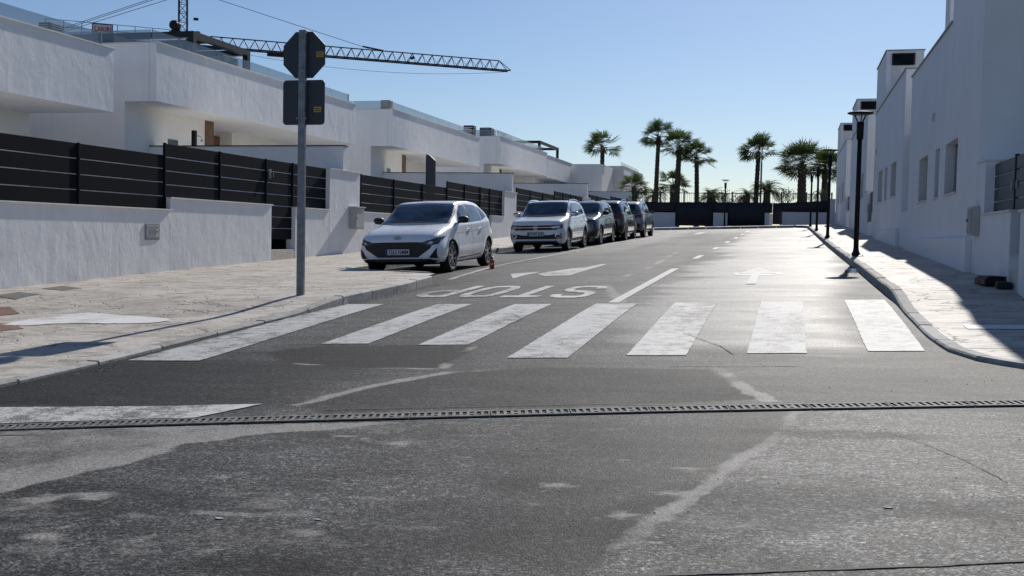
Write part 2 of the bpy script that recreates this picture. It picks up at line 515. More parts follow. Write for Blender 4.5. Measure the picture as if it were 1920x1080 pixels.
xs = np.concatenate([np.linspace(-60, -14, 24), np.arange(-13, -6.5, 0.25), np.arange(-6.4, 2.6, 0.045), np.arange(2.75, 6, 0.25), np.linspace(7, 60, 24)])
ys1 = np.concatenate([np.linspace(-30, 2, 20), np.arange(2.5, 10.5, 0.04), np.arange(10.6, 20, 0.1)])
ys2 = np.arange(20.0, 66.6, 0.35)
rme, RX, RY = grid_mesh('road', xs, np.concatenate([ys1, ys2]), gz)
def road_masks(x, y):
    nz = fbm(x, y, 0.7, 3); nf = fbm(x, y, 0.16, 11, 3); nb = fbm(x, y, 2.5, 21)
    pale = np.zeros_like(x); dark = np.zeros_like(x)
    wx = x + (fbm(x, y, 0.35, 31) - .5) * 0.08; wy = y + (fbm(x, y, 0.35, 37) - .5) * 0.08
    fr = [(-1.2, 2.2), (-0.65, 3.57), (-0.54, 4.09), (-0.45, 4.49), (-0.33, 4.92), (-0.19, 5.54), (-0.09, 5.84), (0.0, 6.34), (0.06, 6.72)]
    # old grey surface right of the pale seam, newer dark surface left of it
    seam = np.interp(y, [2.2, 3.57, 4.49, 5.54, 6.7, 9, 14, 20, 66], [-1.2, -.65, -.45, -.19, .06, -.4, -1.5, -2.0, -2.0])
    old = smooth(-0.05, 0.10, wx - seam) * np.where(y < 6.9, 1.0, 0.30)
    left = smooth(0, 1, (-2.3 - x) / 1.5)
    old = np.maximum(old, np.where(y < 6.2, 0.10 + 0.28 * smooth(.46, .62, nb), 0.28 + 0.25 * smooth(.4, .65, nb) - 0.3 * left * (y < 9)))
    old = np.where(y > 9.2, np.maximum(old, 0.42 + 0.2 * (nb - .5)), old)
    # dust along joints
    def dust(pl, w, a, soft=1.0):
        # loose dust lying in a joint
        nonlocal pale
        d = seg_dist(wx, wy, pl)
        dd = d / w + (nf - .5) * 0.8
        pale = np.maximum(pale, a * smooth(1.25, 0.55, dd) * (0.45 + 0.7 * smooth(.3, .6, nz)))
    dust(fr, 0.055, 0.62)
    dust([(-3.18, 6.54), (-3.0, 7.22), (-2.64, 7.99)], 0.07, 0.7)
    dust([(-2.73, 8.27), (-2.83, 9.01), (-2.85, 9.49)], 0.07, 0.65)
    dust([(-0.53, 8.45), (-0.31, 7.63), (-0.12, 7.08)], 0.07, 0.8)
    dust([(-2.63, 8.05), (-1.6, 8.42), (-0.6, 8.47)], 0.07, 0.5)
    dust([(-2.1, 13.6), (-2.9, 17), (-2.75, 21), (-3.1, 30)], 0.10, 0.5)
    dust([(-4.1, 8.35), (-3.3, 8.2), (-2.8, 8.2)], 0.05, 0.6)
    # sandy corner in the lower left with a crisp tarmac edge
    edge = [(-9, 3.2), (-3.54, 4.16), (-3.53, 4.52), (-3.39, 4.9), (-3.33, 5.3), (-3.03, 5.68), (-2.6, 5.84), (-2.2, 6.05), (-2.2, 6.1), (-4.8, 5.42), (-9, 4.6)]
    ins = inside(wx * .35 + x * .65, wy * .35 + y * .65, edge)
    pale = np.maximum(pale, ins * (0.42 + 0.35 * smooth(.35, .65, nz)))
    dust([(-3.6, 4.14), (-3.5, 4.55), (-3.36, 4.92), (-3.30, 5.3), (-3.0, 5.68), (-2.6, 5.86)], 0.09, 0.75)
    # pale scuffs scattered over the near tarmac
    near = (y < 6.3) & ~ins
    strk = fbm(x, y * 2.2, 0.42, 51)
    sc = smooth(.58, .70, strk) * 0.40 * near * (x < 0.2)
    sc = sc + near * smooth(.60, .72, fbm(x, y * 1.6, 0.2, 61)) * 0.35
    pale = np.maximum(pale, sc)
    low = near * smooth(-1.0, -2.4, -x * 0 - y * 0 + (y - 5.2)) * smooth(.45, .62, fbm(x, y, 0.9, 71)) * 0.16
    pale = np.maximum(pale, low)
    for bx, by, rx, ry, am in ((-2.62, 3.95, .13, .035, .5), (-2.26, 4.05, .24, .05, .55), (-2.0, 4.10, .16, .04, .5), (-2.80, 3.45, .22, .10, .42), (-2.45, 4.30, .12, .03, .4),
                               (-3.05, 4.62, .10, .03, .4), (-1.72, 4.38, .22, .05, .42), (-1.25, 5.38, .12, .03, .42), (-1.36, 5.06, .10, .025, .4), (-1.95, 3.72, .38, .12, .38), (-1.35, 3.80, .35, .14, .30),
                               (-2.6, 4.95, .10, .03, .35), (-2.15, 5.35, .14, .03, .35), (-1.75, 5.75, .2, .03, .4), (-1.0, 4.5, .25, .10, .25), (0.45, 5.6, .3, .12, .25), (0.7, 4.9, .25, .2, .28)):
        rr = np.hypot((x - bx) / rx, (y - by) / ry) + (nf - .5) * 1.3
        pale = np.maximum(pale, am * smooth(1.3, 0.7, rr))
    for bx, by, rx, ry, am in ((-1.75, 3.45, .3, .12, .7), (-2.9, 4.1, .35, .2, .35), (0.2, 6.1, .5, .12, .4), (-1.0, 4.75, .4, .18, .4)):
        rr = np.hypot((x - bx) / rx, (y - by) / ry) + (nf - .5) * 1.0
        dark = np.maximum(dark, am * smooth(1.3, 0.6, rr))
    # dark newer patches
    pa = [(-4.71, 9.01), (-4.32, 9.50), (-3.12, 9.50), (-2.80, 9.50), (-2.74, 8.27), (-3.31, 8.18), (-4.15, 8.30)]
    dark = np.maximum(dark, inside(x * .8 + wx * .2, y * .8 + wy * .2, pa) * 0.85)
    pb = [(-3.16, 6.55), (-2.98, 7.30), (-2.60, 8.02), (-2.0, 8.36), (-1.15, 8.42), (-0.60, 8.40), (-0.16, 7.15), (-0.91, 6.84), (-2.03, 6.53), (-2.86, 6.25)]
    dark = np.maximum(dark, inside(x * .7 + wx * .3, y * .7 + wy * .3, pb) * (0.45 + .3 * nz))
    dark = np.maximum(dark, ((x < -3.0) & (y > 6.3) & (y < 8.5)) * smooth(-3.0, -3.8, x * -1 * -1) * 0.55)
    wet = smooth(.60, .70, fbm(x, y * 1.4, 1.1, 81)) * (y < 5.2) * 0.35
    dark = np.maximum(dark, wet)
    # grit gathered against the kerbs
    dark = np.maximum(dark, np.exp(-((x + 5.72) / 0.16) ** 2) * (y > 6) * (y < 17) * 0.7)
    # tyre-polished / stained streaks along the street
    st = smooth(.50, .72, fbm(x * 1.0, y * 0.22, 0.9, 91)) * (y > 9)
    dark = np.maximum(dark, 0.32 * st * (y > 14))
    return np.clip(pale, 0, 1), np.clip(dark, 0, 1), np.clip(old, 0, 1)
pl_, dk_, od_ = road_masks(RX.ravel(), RY.ravel())
def polish_mask(x, y):
    n1 = fbm(x * .5, y, 1.3, 101); n2 = fbm(x * .35, y * 1.6, 0.5, 111, 3)
    w = (n1 - .5) * 1.6 + (n2 - .5) * 0.7
    lb = np.interp(y, [9, 11, 14, 20, 40, 66], [-1.9, -1.85, -1.7, -1.75, -1.9, -2.2])
    p = smooth(-.25, .35, x - lb + w) * smooth(9.0, 9.7, y + w * .5) * smooth(1.3, .55, x + w * .4 + np.interp(y, [9, 14, 18, 30], [.35, .35, .1, -.2]))
    p = np.maximum(p, 0.75 * smooth(-4.6, -5.4, x + w) * smooth(24, 32, y))
    p = np.maximum(p, 0.55 * smooth(50, 58, y + w))
    return np.clip(p * (0.75 + 0.5 * smooth(.35, .6, n2)), 0, 1)
pm_ = polish_mask(RX.ravel(), RY.ravel())
cp = rme.color_attributes.new('polish', 'FLOAT_COLOR', 'POINT')
cp.data.foreach_set('color', np.repeat(pm_[:, None], 4, 1).ravel())
ca = rme.color_attributes.new('wear', 'FLOAT_COLOR', 'POINT')
ca.data.foreach_set('color', np.stack([pl_, dk_, od_, np.ones_like(pl_)], -1).ravel())
# only the street part of the sheet runs on beyond the junction
bm = bmesh.new(); bm.from_mesh(rme)
bmesh.ops.delete(bm, geom=[f for f in bm.faces if f.calc_center_median().y > 20.5 and not (-12.6 < f.calc_center_median().x < 2.9)], context='FACES')
bm.to_mesh(rme); bm.free()
road = structure(link('road', rme, M['asphalt']))

# ---------------------------------------------------------------- painted markings
def paint_mat(name, wear, col=(0.48, 0.48, 0.47)):
    m, nt, b = newmat(name)
    v = coords(nt)
    n1 = noise(nt, v, 6.0, 6, 0.75)
    n2 = noise(nt, v, 55.0, 4, 0.8)
    n3 = noise(nt, coords(nt, (1, .3, 1)), 1.2, 4)
    s = math_(nt, 'ADD', math_(nt, 'MULTIPLY', n1, 0.5), math_(nt, 'MULTIPLY', n2, 0.6))
    s = math_(nt, 'ADD', s, math_(nt, 'MULTIPLY', n3, 0.35))
    k = ramp(nt, s, [(wear - 0.05, 0.0), (wear + 0.05, 1.0)])
    pc = mixc(nt, ramp(nt, n1, [(0.3, 0.0), (0.7, 1.0)]), [c * 0.80 for c in col], col)
    nt.links.new(mixc(nt, k, (0.10, 0.098, 0.095), pc), b.inputs['Base Color'])
    b.inputs['Roughness'].default_value = 0.66
    b.inputs['Specular IOR Level'].default_value = 0.18
    bump(nt, b, n2, 0.35, 0.004)
    return m
M['paint'] = paint_mat('road_paint', 0.685)
M['paint_fresh'] = paint_mat('road_paint_less_worn', 0.62)
M['paint_worn'] = paint_mat('road_paint_worn', 0.695, (0.55, 0.54, 0.52))
M['paint_faint'] = paint_mat('road_paint_faint', 0.79, (0.45, 0.45, 0.44))

for i, (xa, xb, xc, xd, yn, yf) in enumerate([(-5.74, -5.05, -5.80, -5.22, 8.36, 13.26), (-4.40, -3.93, -4.47, -4.0, 9.54, 13.27), (-3.40, -2.92, -3.43, -2.94, 9.54, 13.28),
                                              (-2.34, -1.82, -2.38, -1.86, 8.83, 13.36), (-1.34, -0.84, -1.40, -0.88, 9.06, 13.51), (-0.34, 0.15, -0.35, 0.15, 9.26, 13.66), (0.65, 1.11, 0.65, 1.13, 9.46, 13.89)]):
    sheet('crosswalk_stripe', [(xa, yn), (xb, yn + .05), (xd, yf + .03), (xc, yf)], M['paint'] if i != 4 else M['paint_worn'], road, maxlen=0.07, ragged=0.005)
sheet('stop_line', [(-6.6, 5.72), (-5.2, 6.12), (-4.09, 6.32), (-3.42, 6.50), (-3.62, 5.98), (-4.75, 5.63), (-6.4, 5.2)], M['paint_worn'], road, maxlen=0.07, ragged=0.006)
sheet('centre_line', rect(-2.255, -2.115, 13.5, 21.0), M['paint_fresh'], road, maxlen=0.1, ragged=0.004)
for y0, l in ((25.4, 2.0), (31.6, 1.8), (37.4, 1.8), (43.2, 1.8), (48.6, 2.0), (53.0, 6.8)):
    sheet('centre_dash', rect(-2.27, -2.13, y0, y0 + l), M['paint_fresh'], road)
sheet('lane_arrow', [(-0.60, 21.14), (-0.22, 19.05), (-0.515, 19.08), (-0.515, 16.67), (-0.655, 16.67), (-0.655, 19.08), (-0.90, 19.10)], M['paint_fresh'], road, 0.009)
sheet('turn_arrow', [(-4.02, 23.13), (-4.14, 19.95), (-4.62, 19.55), (-4.34, 18.85), (-3.88, 19.0), (-3.88, 23.1)], M['paint'], road)
sheet('turn_arrow_head', [(-5.15, 19.56), (-4.74, 18.2), (-4.76, 19.15), (-4.70, 19.75), (-4.72, 20.18)], M['paint'], road)
sheet('far_arrow', [(-4.4, 56.0), (-4.1, 54.2), (-4.25, 54.2), (-4.25, 51), (-4.55, 51), (-4.55, 54.2), (-4.7, 54.2)], M['paint'], road)
sheet('far_turn_mark', [(-3.0, 60.2), (-2.2, 58.6), (-1.4, 60.6), (-2.2, 59.6)], M['paint'], road)
sheet('bay_line', [(-5.92, 18.05), (-5.82, 18.05), (-6.14, 21.4), (-6.28, 24), (-6.28, 62), (-6.38, 62), (-6.38, 24), (-6.25, 21.4)], M['paint'], road)
for y0 in (25.45, 30.9, 36.0, 41.1, 45.3, 50.5, 55.5):
    sheet('bay_divider', rect(-8.45, -6.39, y0, y0 + 0.10), M['paint'], road)
def stroke(pts, w):
    P = np.array(pts, float)
    T = np.gradient(P, axis=0)
    T /= np.linalg.norm(T, axis=1)[:, None]
    Nn = np.stack([-T[:, 1], T[:, 0]], 1) * w / 2
    return P + Nn, P - Nn
def stop_letters():
    # letters drawn in a unit box (u to the reader's right, v up), read from the far side
    arc = lambda cx, cy, rx, ry, a0, a1, n=14: [(cx + rx * math.cos(rad(a0 + (a1 - a0) * k / n)), cy + ry * math.sin(rad(a0 + (a1 - a0) * k / n))) for k in range(n + 1)]
    glyph = {'S': [[(.88, .74), (.84, .88), (.70, .94), (.30, .94), (.15, .88), (.11, .74), (.15, .60), (.30, .53), (.70, .47), (.85, .40), (.89, .26), (.85, .12), (.70, .06), (.30, .06), (.15, .12), (.11, .26)]],
             'T': [[(0.02, .93), (.5, .93), (.98, .93)], [(.5, .86), (.5, .4), (.5, 0)]],
             'O': [[(.5, .94), (.25, .92), (.13, .78), (.11, .5), (.13, .22), (.25, .08), (.5, .06), (.75, .08), (.87, .22), (.89, .5), (.87, .78), (.75, .92), (.5, .94)]],
             'P': [[(.12, 0), (.12, .5), (.12, 1)], [(.22, .93)] + arc(.5, .70, .36, .23, 80, -80, 10) + [(.22, .47)]]}
    for ch, cx in zip('STOP', (-2.98, -3.66, -4.34, -5.04)):
        mb = MB()
        for s_ in glyph[ch]:
            L, R = stroke([(u * 0.58, v * 0.95) for u, v in s_], 0.145)      # long letters: strokes stretched along the road
            L, R = [[(cx - (p[0] - .29), 14.28 + (0.95 - p[1]) * 2.1 / 0.95 + (cx + 2.98) * -0.05) for p in Q] for Q in (L, R)]
            vs = []
            for k, (p, q) in enumerate(zip(L, R)):
                for m_ in (p, q):
                    vs.append((m_[0], m_[1], G(m_[0], m_[1], 0.0065)))
            mb.add(vs, [(2 * k, 2 * k + 1, 2 * k + 3, 2 * k + 2) for k in range(len(L) - 1)])
        o = mb.build('stop_letter', M['paint_worn'], road)
        for p in o.data.polygons:
            if p.normal.z < 0: p.flip()
stop_letters()
mh = []
for k in range(24):
    t = 2 * math.pi * k / 24
    mh.append((-0.56 + 0.42 * math.cos(t), 19.15 + 0.42 * math.sin(t)))
mo = sheet('manhole_cover', mh, M['iron'], None, 0.0045)
tag(mo, 'round dark iron manhole cover in the right lane under the painted arrow head', 'manhole')

# cracks and joint lines in the tarmac, as slightly raised bitumen ribbons
M['bitumen'] = plain('crack_bitumen', (0.018, 0.017, 0.016), 0.8, var=0.4, scale=20, obj=False)
def ribbon(name, pl, w, mat, parent, dz=0.0045, jit=0.02, walk=0):
    pts = []
    for (ax, ay), (bx, by) in zip(pl[:-1], pl[1:]):
        n = max(2, int(math.hypot(bx - ax, by - ay) / 0.05))
        for i in range(n):
            t = i / n
            pts.append((ax + (bx - ax) * t, ay + (by - ay) * t))
    pts.append(pl[-1])
    P = np.array(pts)
    P[:, 1] += (fbm(P[:, 0], P[:, 1], 0.25, 5) - .5) * 2 * jit
    P[:, 0] += (fbm(P[:, 0], P[:, 1], 0.25, 8) - .5) * 2 * jit
    T = np.gradient(P, axis=0); T /= np.linalg.norm(T, axis=1)[:, None] + 1e-9
    Nn = np.stack([-T[:, 1], T[:, 0]], 1)
    W = w * (0.35 + 1.1 * fbm(P[:, 0], P[:, 1], 0.12, 15))
    L = P + Nn * W[:, None] / 2; R = P - Nn * W[:, None] / 2
    vs = []
    for a, b in zip(L, R):
        for q in (a, b):
            vs.append((q[0], q[1], G(q[0], q[1], dz + (walk_h(walk, q[1]) if walk else 0))))
    fs = [(2 * i, 2 * i + 1, 2 * i + 3, 2 * i + 2) for i in range(len(P) - 1)]
    return MB().add(vs, fs).build(name, mat, parent)
ribbon('crack', [(-0.75, 3.50), (-0.41, 3.60), (-0.03, 3.73), (0.42, 3.87), (0.85, 4.02), (2, 4.4)], 0.020, M['bitumen'], road)
ribbon('crack', [(0.53, 6.19), (0.70, 5.91), (0.83, 5.59), (0.97, 5.13)], 0.006, M['bitumen'], road)
ribbon('crack', [(-2.9, 6.37), (-2.0, 6.60), (-1.2, 6.80), (-0.6, 6.86)], 0.012, M['bitumen'], road)
ribbon('crack', [(-0.9, 8.52), (0.1, 8.6), (-0.2, 8.62)], 0.012, M['bitumen'], road)
ribbon('crack', [(-0.95, 10.4), (-0.6, 9.7), (-0.45, 9.2)], 0.014, M['bitumen'], road, dz=0.0075)
ribbon('crack', [(-4.8, 9.52), (-3.6, 9.55), (-2.8, 9.53)], 0.016, M['bitumen'], road)
ribbon('crack', [(-1.6, 21.6), (-2.6, 21.4), (-3.3, 21.5)], 0.03, M['bitumen'], road, dz=0.008)
ribbon('crack', [(-3.2, 12.2), (-2.9, 11.6), (-2.95, 11.1)], 0.012, M['bitumen'], road, dz=0.0075)

# ---------------------------------------------------------------- pavements and kerbs
def pavement_mat():
    m, nt, b = newmat('stamped_concrete')
    v = coords(nt)
    vs = coords(nt, (0.8, 1.2, 1.0))
    n1 = noise(nt, v, 0.7, 5, 0.6)
    n2 = noise(nt, vs, 2.6, 6, 0.65, 0.6)
    vo = N(nt, 'ShaderNodeTexVoronoi', feature='DISTANCE_TO_EDGE'); vo.inputs['Scale'].default_value = 1.5
    dv = N(nt, 'ShaderNodeVectorMath', operation='ADD')
    nn = N(nt, 'ShaderNodeTexNoise'); nn.inputs['Scale'].default_value = 3.0; nn.inputs['Detail'].default_value = 5
    nt.links.new(v, nn.inputs['Vector'])
    sc = N(nt, 'ShaderNodeVectorMath', operation='SCALE'); sc.inputs['Scale'].default_value = 0.7
    nt.links.new(nn.outputs['Color'], sc.inputs[0])
    nt.links.new(vs, dv.inputs[0]); nt.links.new(sc.outputs[0], dv.inputs[1])
    nt.links.new(dv.outputs[0], vo.inputs['Vector'])
    crack = ramp(nt, vo.outputs['Distance'], [(0.0, 1.0), (0.03, 0.0)])
    brk = ramp(nt, noise(nt, v, 1.8, 4), [(0.44, 0.0), (0.56, 1.0)])
    crack = math_(nt, 'MULTIPLY', crack, brk)
    col = ramp(nt, n1, [(0.25, (0.34, 0.305, 0.255)), (0.5, (0.46, 0.42, 0.365)), (0.78, (0.53, 0.505, 0.46))])
    col = mixc(nt, ramp(nt, n2, [(0.36, 0.7), (0.55, 0.0)]), col, (0.21, 0.185, 0.16))
    col = mixc(nt, math_(nt, 'MULTIPLY', crack, 0.55), col, (0.10, 0.09, 0.08))
    sp = ramp(nt, noise(nt, v, 9.0, 6, 0.8), [(0.62, 0.0), (0.75, 0.5)])
    col = mixc(nt, sp, col, (0.16, 0.145, 0.13))
    nt.links.new(col, b.inputs['Base Color'])
    b.inputs['Roughness'].default_value = 0.70
    b.inputs['Specular IOR Level'].default_value = 0.36
    h = math_(nt, 'SUBTRACT', math_(nt, 'ADD', n2, math_(nt, 'MULTIPLY', noise(nt, vs, 11.0, 5, 0.7), 0.3)), math_(nt, 'MULTIPLY', crack, 0.5))
    bump(nt, b, h, 1.0, 0.03)
    return m
M['pavement'] = pavement_mat()

KW = 0.13
LK = [(-30, 3.4), (-14, 3.7), (-9.5, 4.1), (-7.6, 4.8), (-6.5, 5.7), (-5.85, 6.7), (-5.84, 7.8), (-5.86, 9.1), (-5.84, 10.4), (-5.82, 11.2), (-5.76, 11.9), (-5.72, 13.7), (-5.74, 15.5), (-5.85, 17.0), (-5.95, 17.85)]
LB = [(-6.17, 18.02), (-6.6, 18.35), (-8.0, 19.3), (-8.55, 19.9), (-8.58, 24), (-8.58, 40), (-8.56, 63.3)]
RK = [(30, 5.9), (10, 6.9), (6, 7.35), (3.0, 7.95), (1.72, 8.65), (1.45, 9.0), (1.28, 9.55), (1.22, 10.4), (1.20, 12.2), (1.22, 13.6), (1.20, 14.6), (1.17, 16.7), (1.12, 20.9), (1.06, 26.8), (0.98, 36.5), (0.90, 50), (0.80, 61.5), (0.55, 63.0), (0.1, 63.6)]
EK = [(0.1, 63.6), (-4, 63.7), (-8.4, 63.6), (-8.56, 63.3)]

def resample(pl, step):
    P = np.array(pl, float)
    d = np.concatenate([[0], np.cumsum(np.hypot(*np.diff(P, axis=0).T))])
    n = max(1, int(round(d[-1] / step)))
    s = np.linspace(0, d[-1], n + 1)
    return np.stack([np.interp(s, d, P[:, 0]), np.interp(s, d, P[:, 1])], 1), n

def kerb_line(pl, side, sgn, parent, step=1.0):
    """stones of one metre; sgn: which side of the path direction the pavement lies on (+1 left)"""
    P, n = resample(pl, step / 4)
    for i in range(0, n - 3, 4):
        Q = P[i:i + 5].copy()
        T = np.gradient(Q, axis=0); T /= np.linalg.norm(T, axis=1)[:, None]
        Nn = np.stack([-T[:, 1], T[:, 0]], 1) * sgn
        Q[0] += T[0] * 0.014; Q[-1] -= T[-1] * 0.014
        jig = random.uniform(-0.004, 0.010)
        vs = []
        for q, nn in zip(Q, Nn):
            inn = q + nn * KW
            h = walk_h(side, q[1]) + 0.004 + jig
            zt = G(q[0], q[1], h); zb = G(q[0], q[1], -0.06)
            ch = min(0.018, h * 0.4)
            for (p, z) in ((q, zb), (q, zt - ch), (q + nn * ch, zt), (inn, zt), (inn, zb)):
                vs.append((p[0], p[1], z))
        fs = []
        for k in range(4):
            for j in range(5):
                fs.append((k * 5 + j, k * 5 + (j + 1) % 5, (k + 1) * 5 + (j + 1) % 5, (k + 1) * 5 + j))
        fs += [(0, 1, 2, 3, 4), (24, 23, 22, 21, 20)]
        MB().add(vs, fs).build('kerb_stone', M['kerb'], parent)

kl = bpy.data.objects.new('kerb_left', None); COL.objects.link(kl); structure(kl)
kr = bpy.data.objects.new('kerb_right', None); COL.objects.link(kr); structure(kr)
kerb_line(LK[3:], -1, 1, kl); kerb_line(LB, -1, 1, kl); kerb_line(RK[2:], 1, -1, kr); kerb_line(EK, 1, -1, kr)

def pavement(name, poly, side):
    bm = tess(poly, 0.8)
    for v in bm.verts:
        v.co.z = G(v.co.x, v.co.y, walk_h(side, v.co.y))
    for f in bm.faces:
        f.normal_update()
        if f.normal.z < 0: f.normal_flip()
    me = bpy.data.meshes.new(name); bm.to_mesh(me); bm.free()
    me.polygons.foreach_set('use_smooth', [True] * len(me.polygons))
    return structure(link(name, me, M['pavement']))
def off(pl, sgn, d):
    P = np.array(pl, float)
    T = np.gradient(P, axis=0); T /= np.linalg.norm(T, axis=1)[:, None]
    return [tuple(p + np.array([-t[1], t[0]]) * sgn * d) for p, t in zip(P, T)]
lk = off(LK + LB[1:], 1, KW - 0.015)
pavement('pavement_left', lk + [(-8.6, 71), (-12.6, 71), (-12.6, 40), (-12.6, 20), (-12.6, 10), (-30, 10)], -1)
rk = off(RK, -1, KW - 0.015)
pavement('pavement_right', rk + [(0.1, 71), (2.75, 71), (2.75, 40), (2.75, 20), (2.75, 12), (6, 11), (30, 10)], 1)
pavement('pavement_end', [(0.1, 63.72), (0.1, 71), (0.1, 80), (-8.6, 80), (-8.6, 71), (-8.6, 63.72)], 1)

me, _, _ = grid_mesh('garden_bounce_paving', np.linspace(-32, -12.56, 12), np.linspace(-5, 110, 90), lambda x, y: np.interp(y, _ys, _zs) + 0.25)  # unseen pale ground added to bounce light up under the overhangs
structure(link('garden_bounce_paving', me, M['garden_bounce_tile']))

# ---------------------------------------------------------------- left: garden walls with slat fences
WX = -12.30                      # street face of the garden wall
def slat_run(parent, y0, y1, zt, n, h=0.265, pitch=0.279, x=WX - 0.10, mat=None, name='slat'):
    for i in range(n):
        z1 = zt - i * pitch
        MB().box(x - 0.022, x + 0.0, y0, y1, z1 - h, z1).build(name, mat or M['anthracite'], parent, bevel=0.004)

def fence_post(parent, y, zt, zb, x=WX - 0.10, w=0.05):
    MB().box(x - 0.03, x + 0.022, y - w / 2, y + w / 2, zb, zt + 0.012).build('post', M['anthracite'], parent, bevel=0.004)

def coping(parent, y0, y1, z, x0=WX - 0.27, x1=WX + 0.041, t=0.03, name='coping'):
    MB().box(x0, x1, y0, y1, z, z + t).build(name, M['coping'], parent, bevel=0.004)

def garden_wall(y0, zl, zh, label, ystart=None):
    ys = y0 if ystart is None else ystart
    g = lambda a: float(gz(WX, a)) - 0.15
    w = thing('garden_wall', label, 'wall', (0, 0, 0), 0, 'white garden walls with dark slat fences')
    ya, yb, yc, yd, ye, yf = y0 + 8.45, y0 + 12.78, y0 + 14.2, y0 + 16.12, y0 + 16.25, y0 + 18.35
    zwl, zwh = zl - 1.125, zh - 1.12
    MB().box(WX - 0.25, WX, ys, ya + 0.05, g(ys), zwl).build('wall', M['stucco'], w)
    coping(w, ys, ya + 0.09, zwl)
    MB().box(WX - 0.25, WX, ya + 0.053, yb + 0.10, g(ya), zwh).build('wall', M['stucco'], w)
    coping(w, ya + 0.02, yb + 0.13, zwh)
    MB().box(WX - 0.25, WX, yc - 0.02, ye, g(yc), zwh - 0.02).build('wall', M['stucco'], w)
    coping(w, yc - 0.05, ye, zwh - 0.02)
    MB().box(WX - 0.62, WX + 0.002, ye, yf, g(ye), zh - 0.01).build('pillar', M['stucco'], w)
    coping(w, ye - 0.04, yf + 0.04, zh - 0.01, WX - 0.66)
    # slats and posts
    n = 3
    L = ya - max(ys, y0 - 6)
    step = 2.72
    y = ya
    stops = [ya]
    while y - step > ys - 0.2:
        y -= step; stops.append(y)
    stops.append(ys)
    stops = sorted(set(round(s, 3) for s in stops))
    for a, b in zip(stops[:-1], stops[1:]):
        if b - a > 0.3:
            slat_run(w, a + 0.027, b - 0.027, zl, 4)
        if a > ys + 0.1: fence_post(w, a, zl, zwl)
    fence_post(w, ya, zh, zwl)
    ym = (ya + yb) / 2
    slat_run(w, ya + 0.03, ym - 0.027, zh, 4); fence_post(w, ym, zh, zwh)
    slat_run(w, ym + 0.027, yb - 0.03, zh, 4); fence_post(w, yb, zh, zwh)
    # pedestrian gate: eight boards, taller than the fence beside it
    gt = bpy.data.objects.new('gate', None); COL.objects.link(gt); gt.parent = w
    zb = G(WX, yc, 0.36)
    nb = int((zh - zb) / 0.279)
    slat_run(gt, yb + 0.03, yc - 0.03, zh, nb, name='board')
    MB().box(WX - 0.075, WX - 0.045, yb + 0.06, yb + 0.17, zh - 0.46, zh - 0.24).build('lock_plate', M['galv'], gt, bevel=0.005)
    MB().bar((WX - 0.03, yb + 0.24, zh - 0.42), (WX - 0.03, yb + 0.24, zh - 0.26), 0.02, 0.02).build('handle', M['galv'], gt)
    MB().box(WX - 0.25, WX - 0.004, yb + 0.06, yc - 0.02, g(yb), zb).build('threshold', M['plinth'], w, bevel=0.006)
    fence_post(w, yc, zh, zwh - 0.02)
    slat_run(w, yc + 0.03, yd + 0.1, zh, 4)
    return w

garden_wall(10.85, 2.72, 2.96, 'white garden wall nearest the camera, slat fence stepping up beside the road sign', 2.0)
garden_wall(29.22, 2.95, 3.19, 'white garden wall with dark slats right behind the parked white hatchback')
garden_wall(47.6, 3.45, 3.67, 'white garden wall with dark slats behind the dark parked cars')
garden_wall(65.9, 3.92, 4.15, 'farthest white garden wall with dark slats before the palms')

# party walls running back from the street
for i, (y, z, xl, lab) in enumerate(((28.1, 3.66, -20.0, 'white party wall running back behind the road sign pole'),
                                     (46.9, 4.05, -20.5, 'long white party wall seen over the roof of the white hatchback'),
                                     (65.2, 4.53, -21, 'white party wall seen above the roof of the white crossover'),
                                     (83.6, 4.85, -21, 'small far white party wall left of the palms'))):
    p = thing('party_wall', lab, 'wall', (0, 0, 0), 0, 'party walls between the gardens')
    MB().box(xl, WX - 0.05, y, y + 0.24, G(-12, y, -0.2), z).build('wall', M['stucco_smooth'], p)
    MB().box(xl, WX - 0.01, y - 0.03, y + 0.27, z, z + 0.03).build('coping', M['steel_dark'], p)

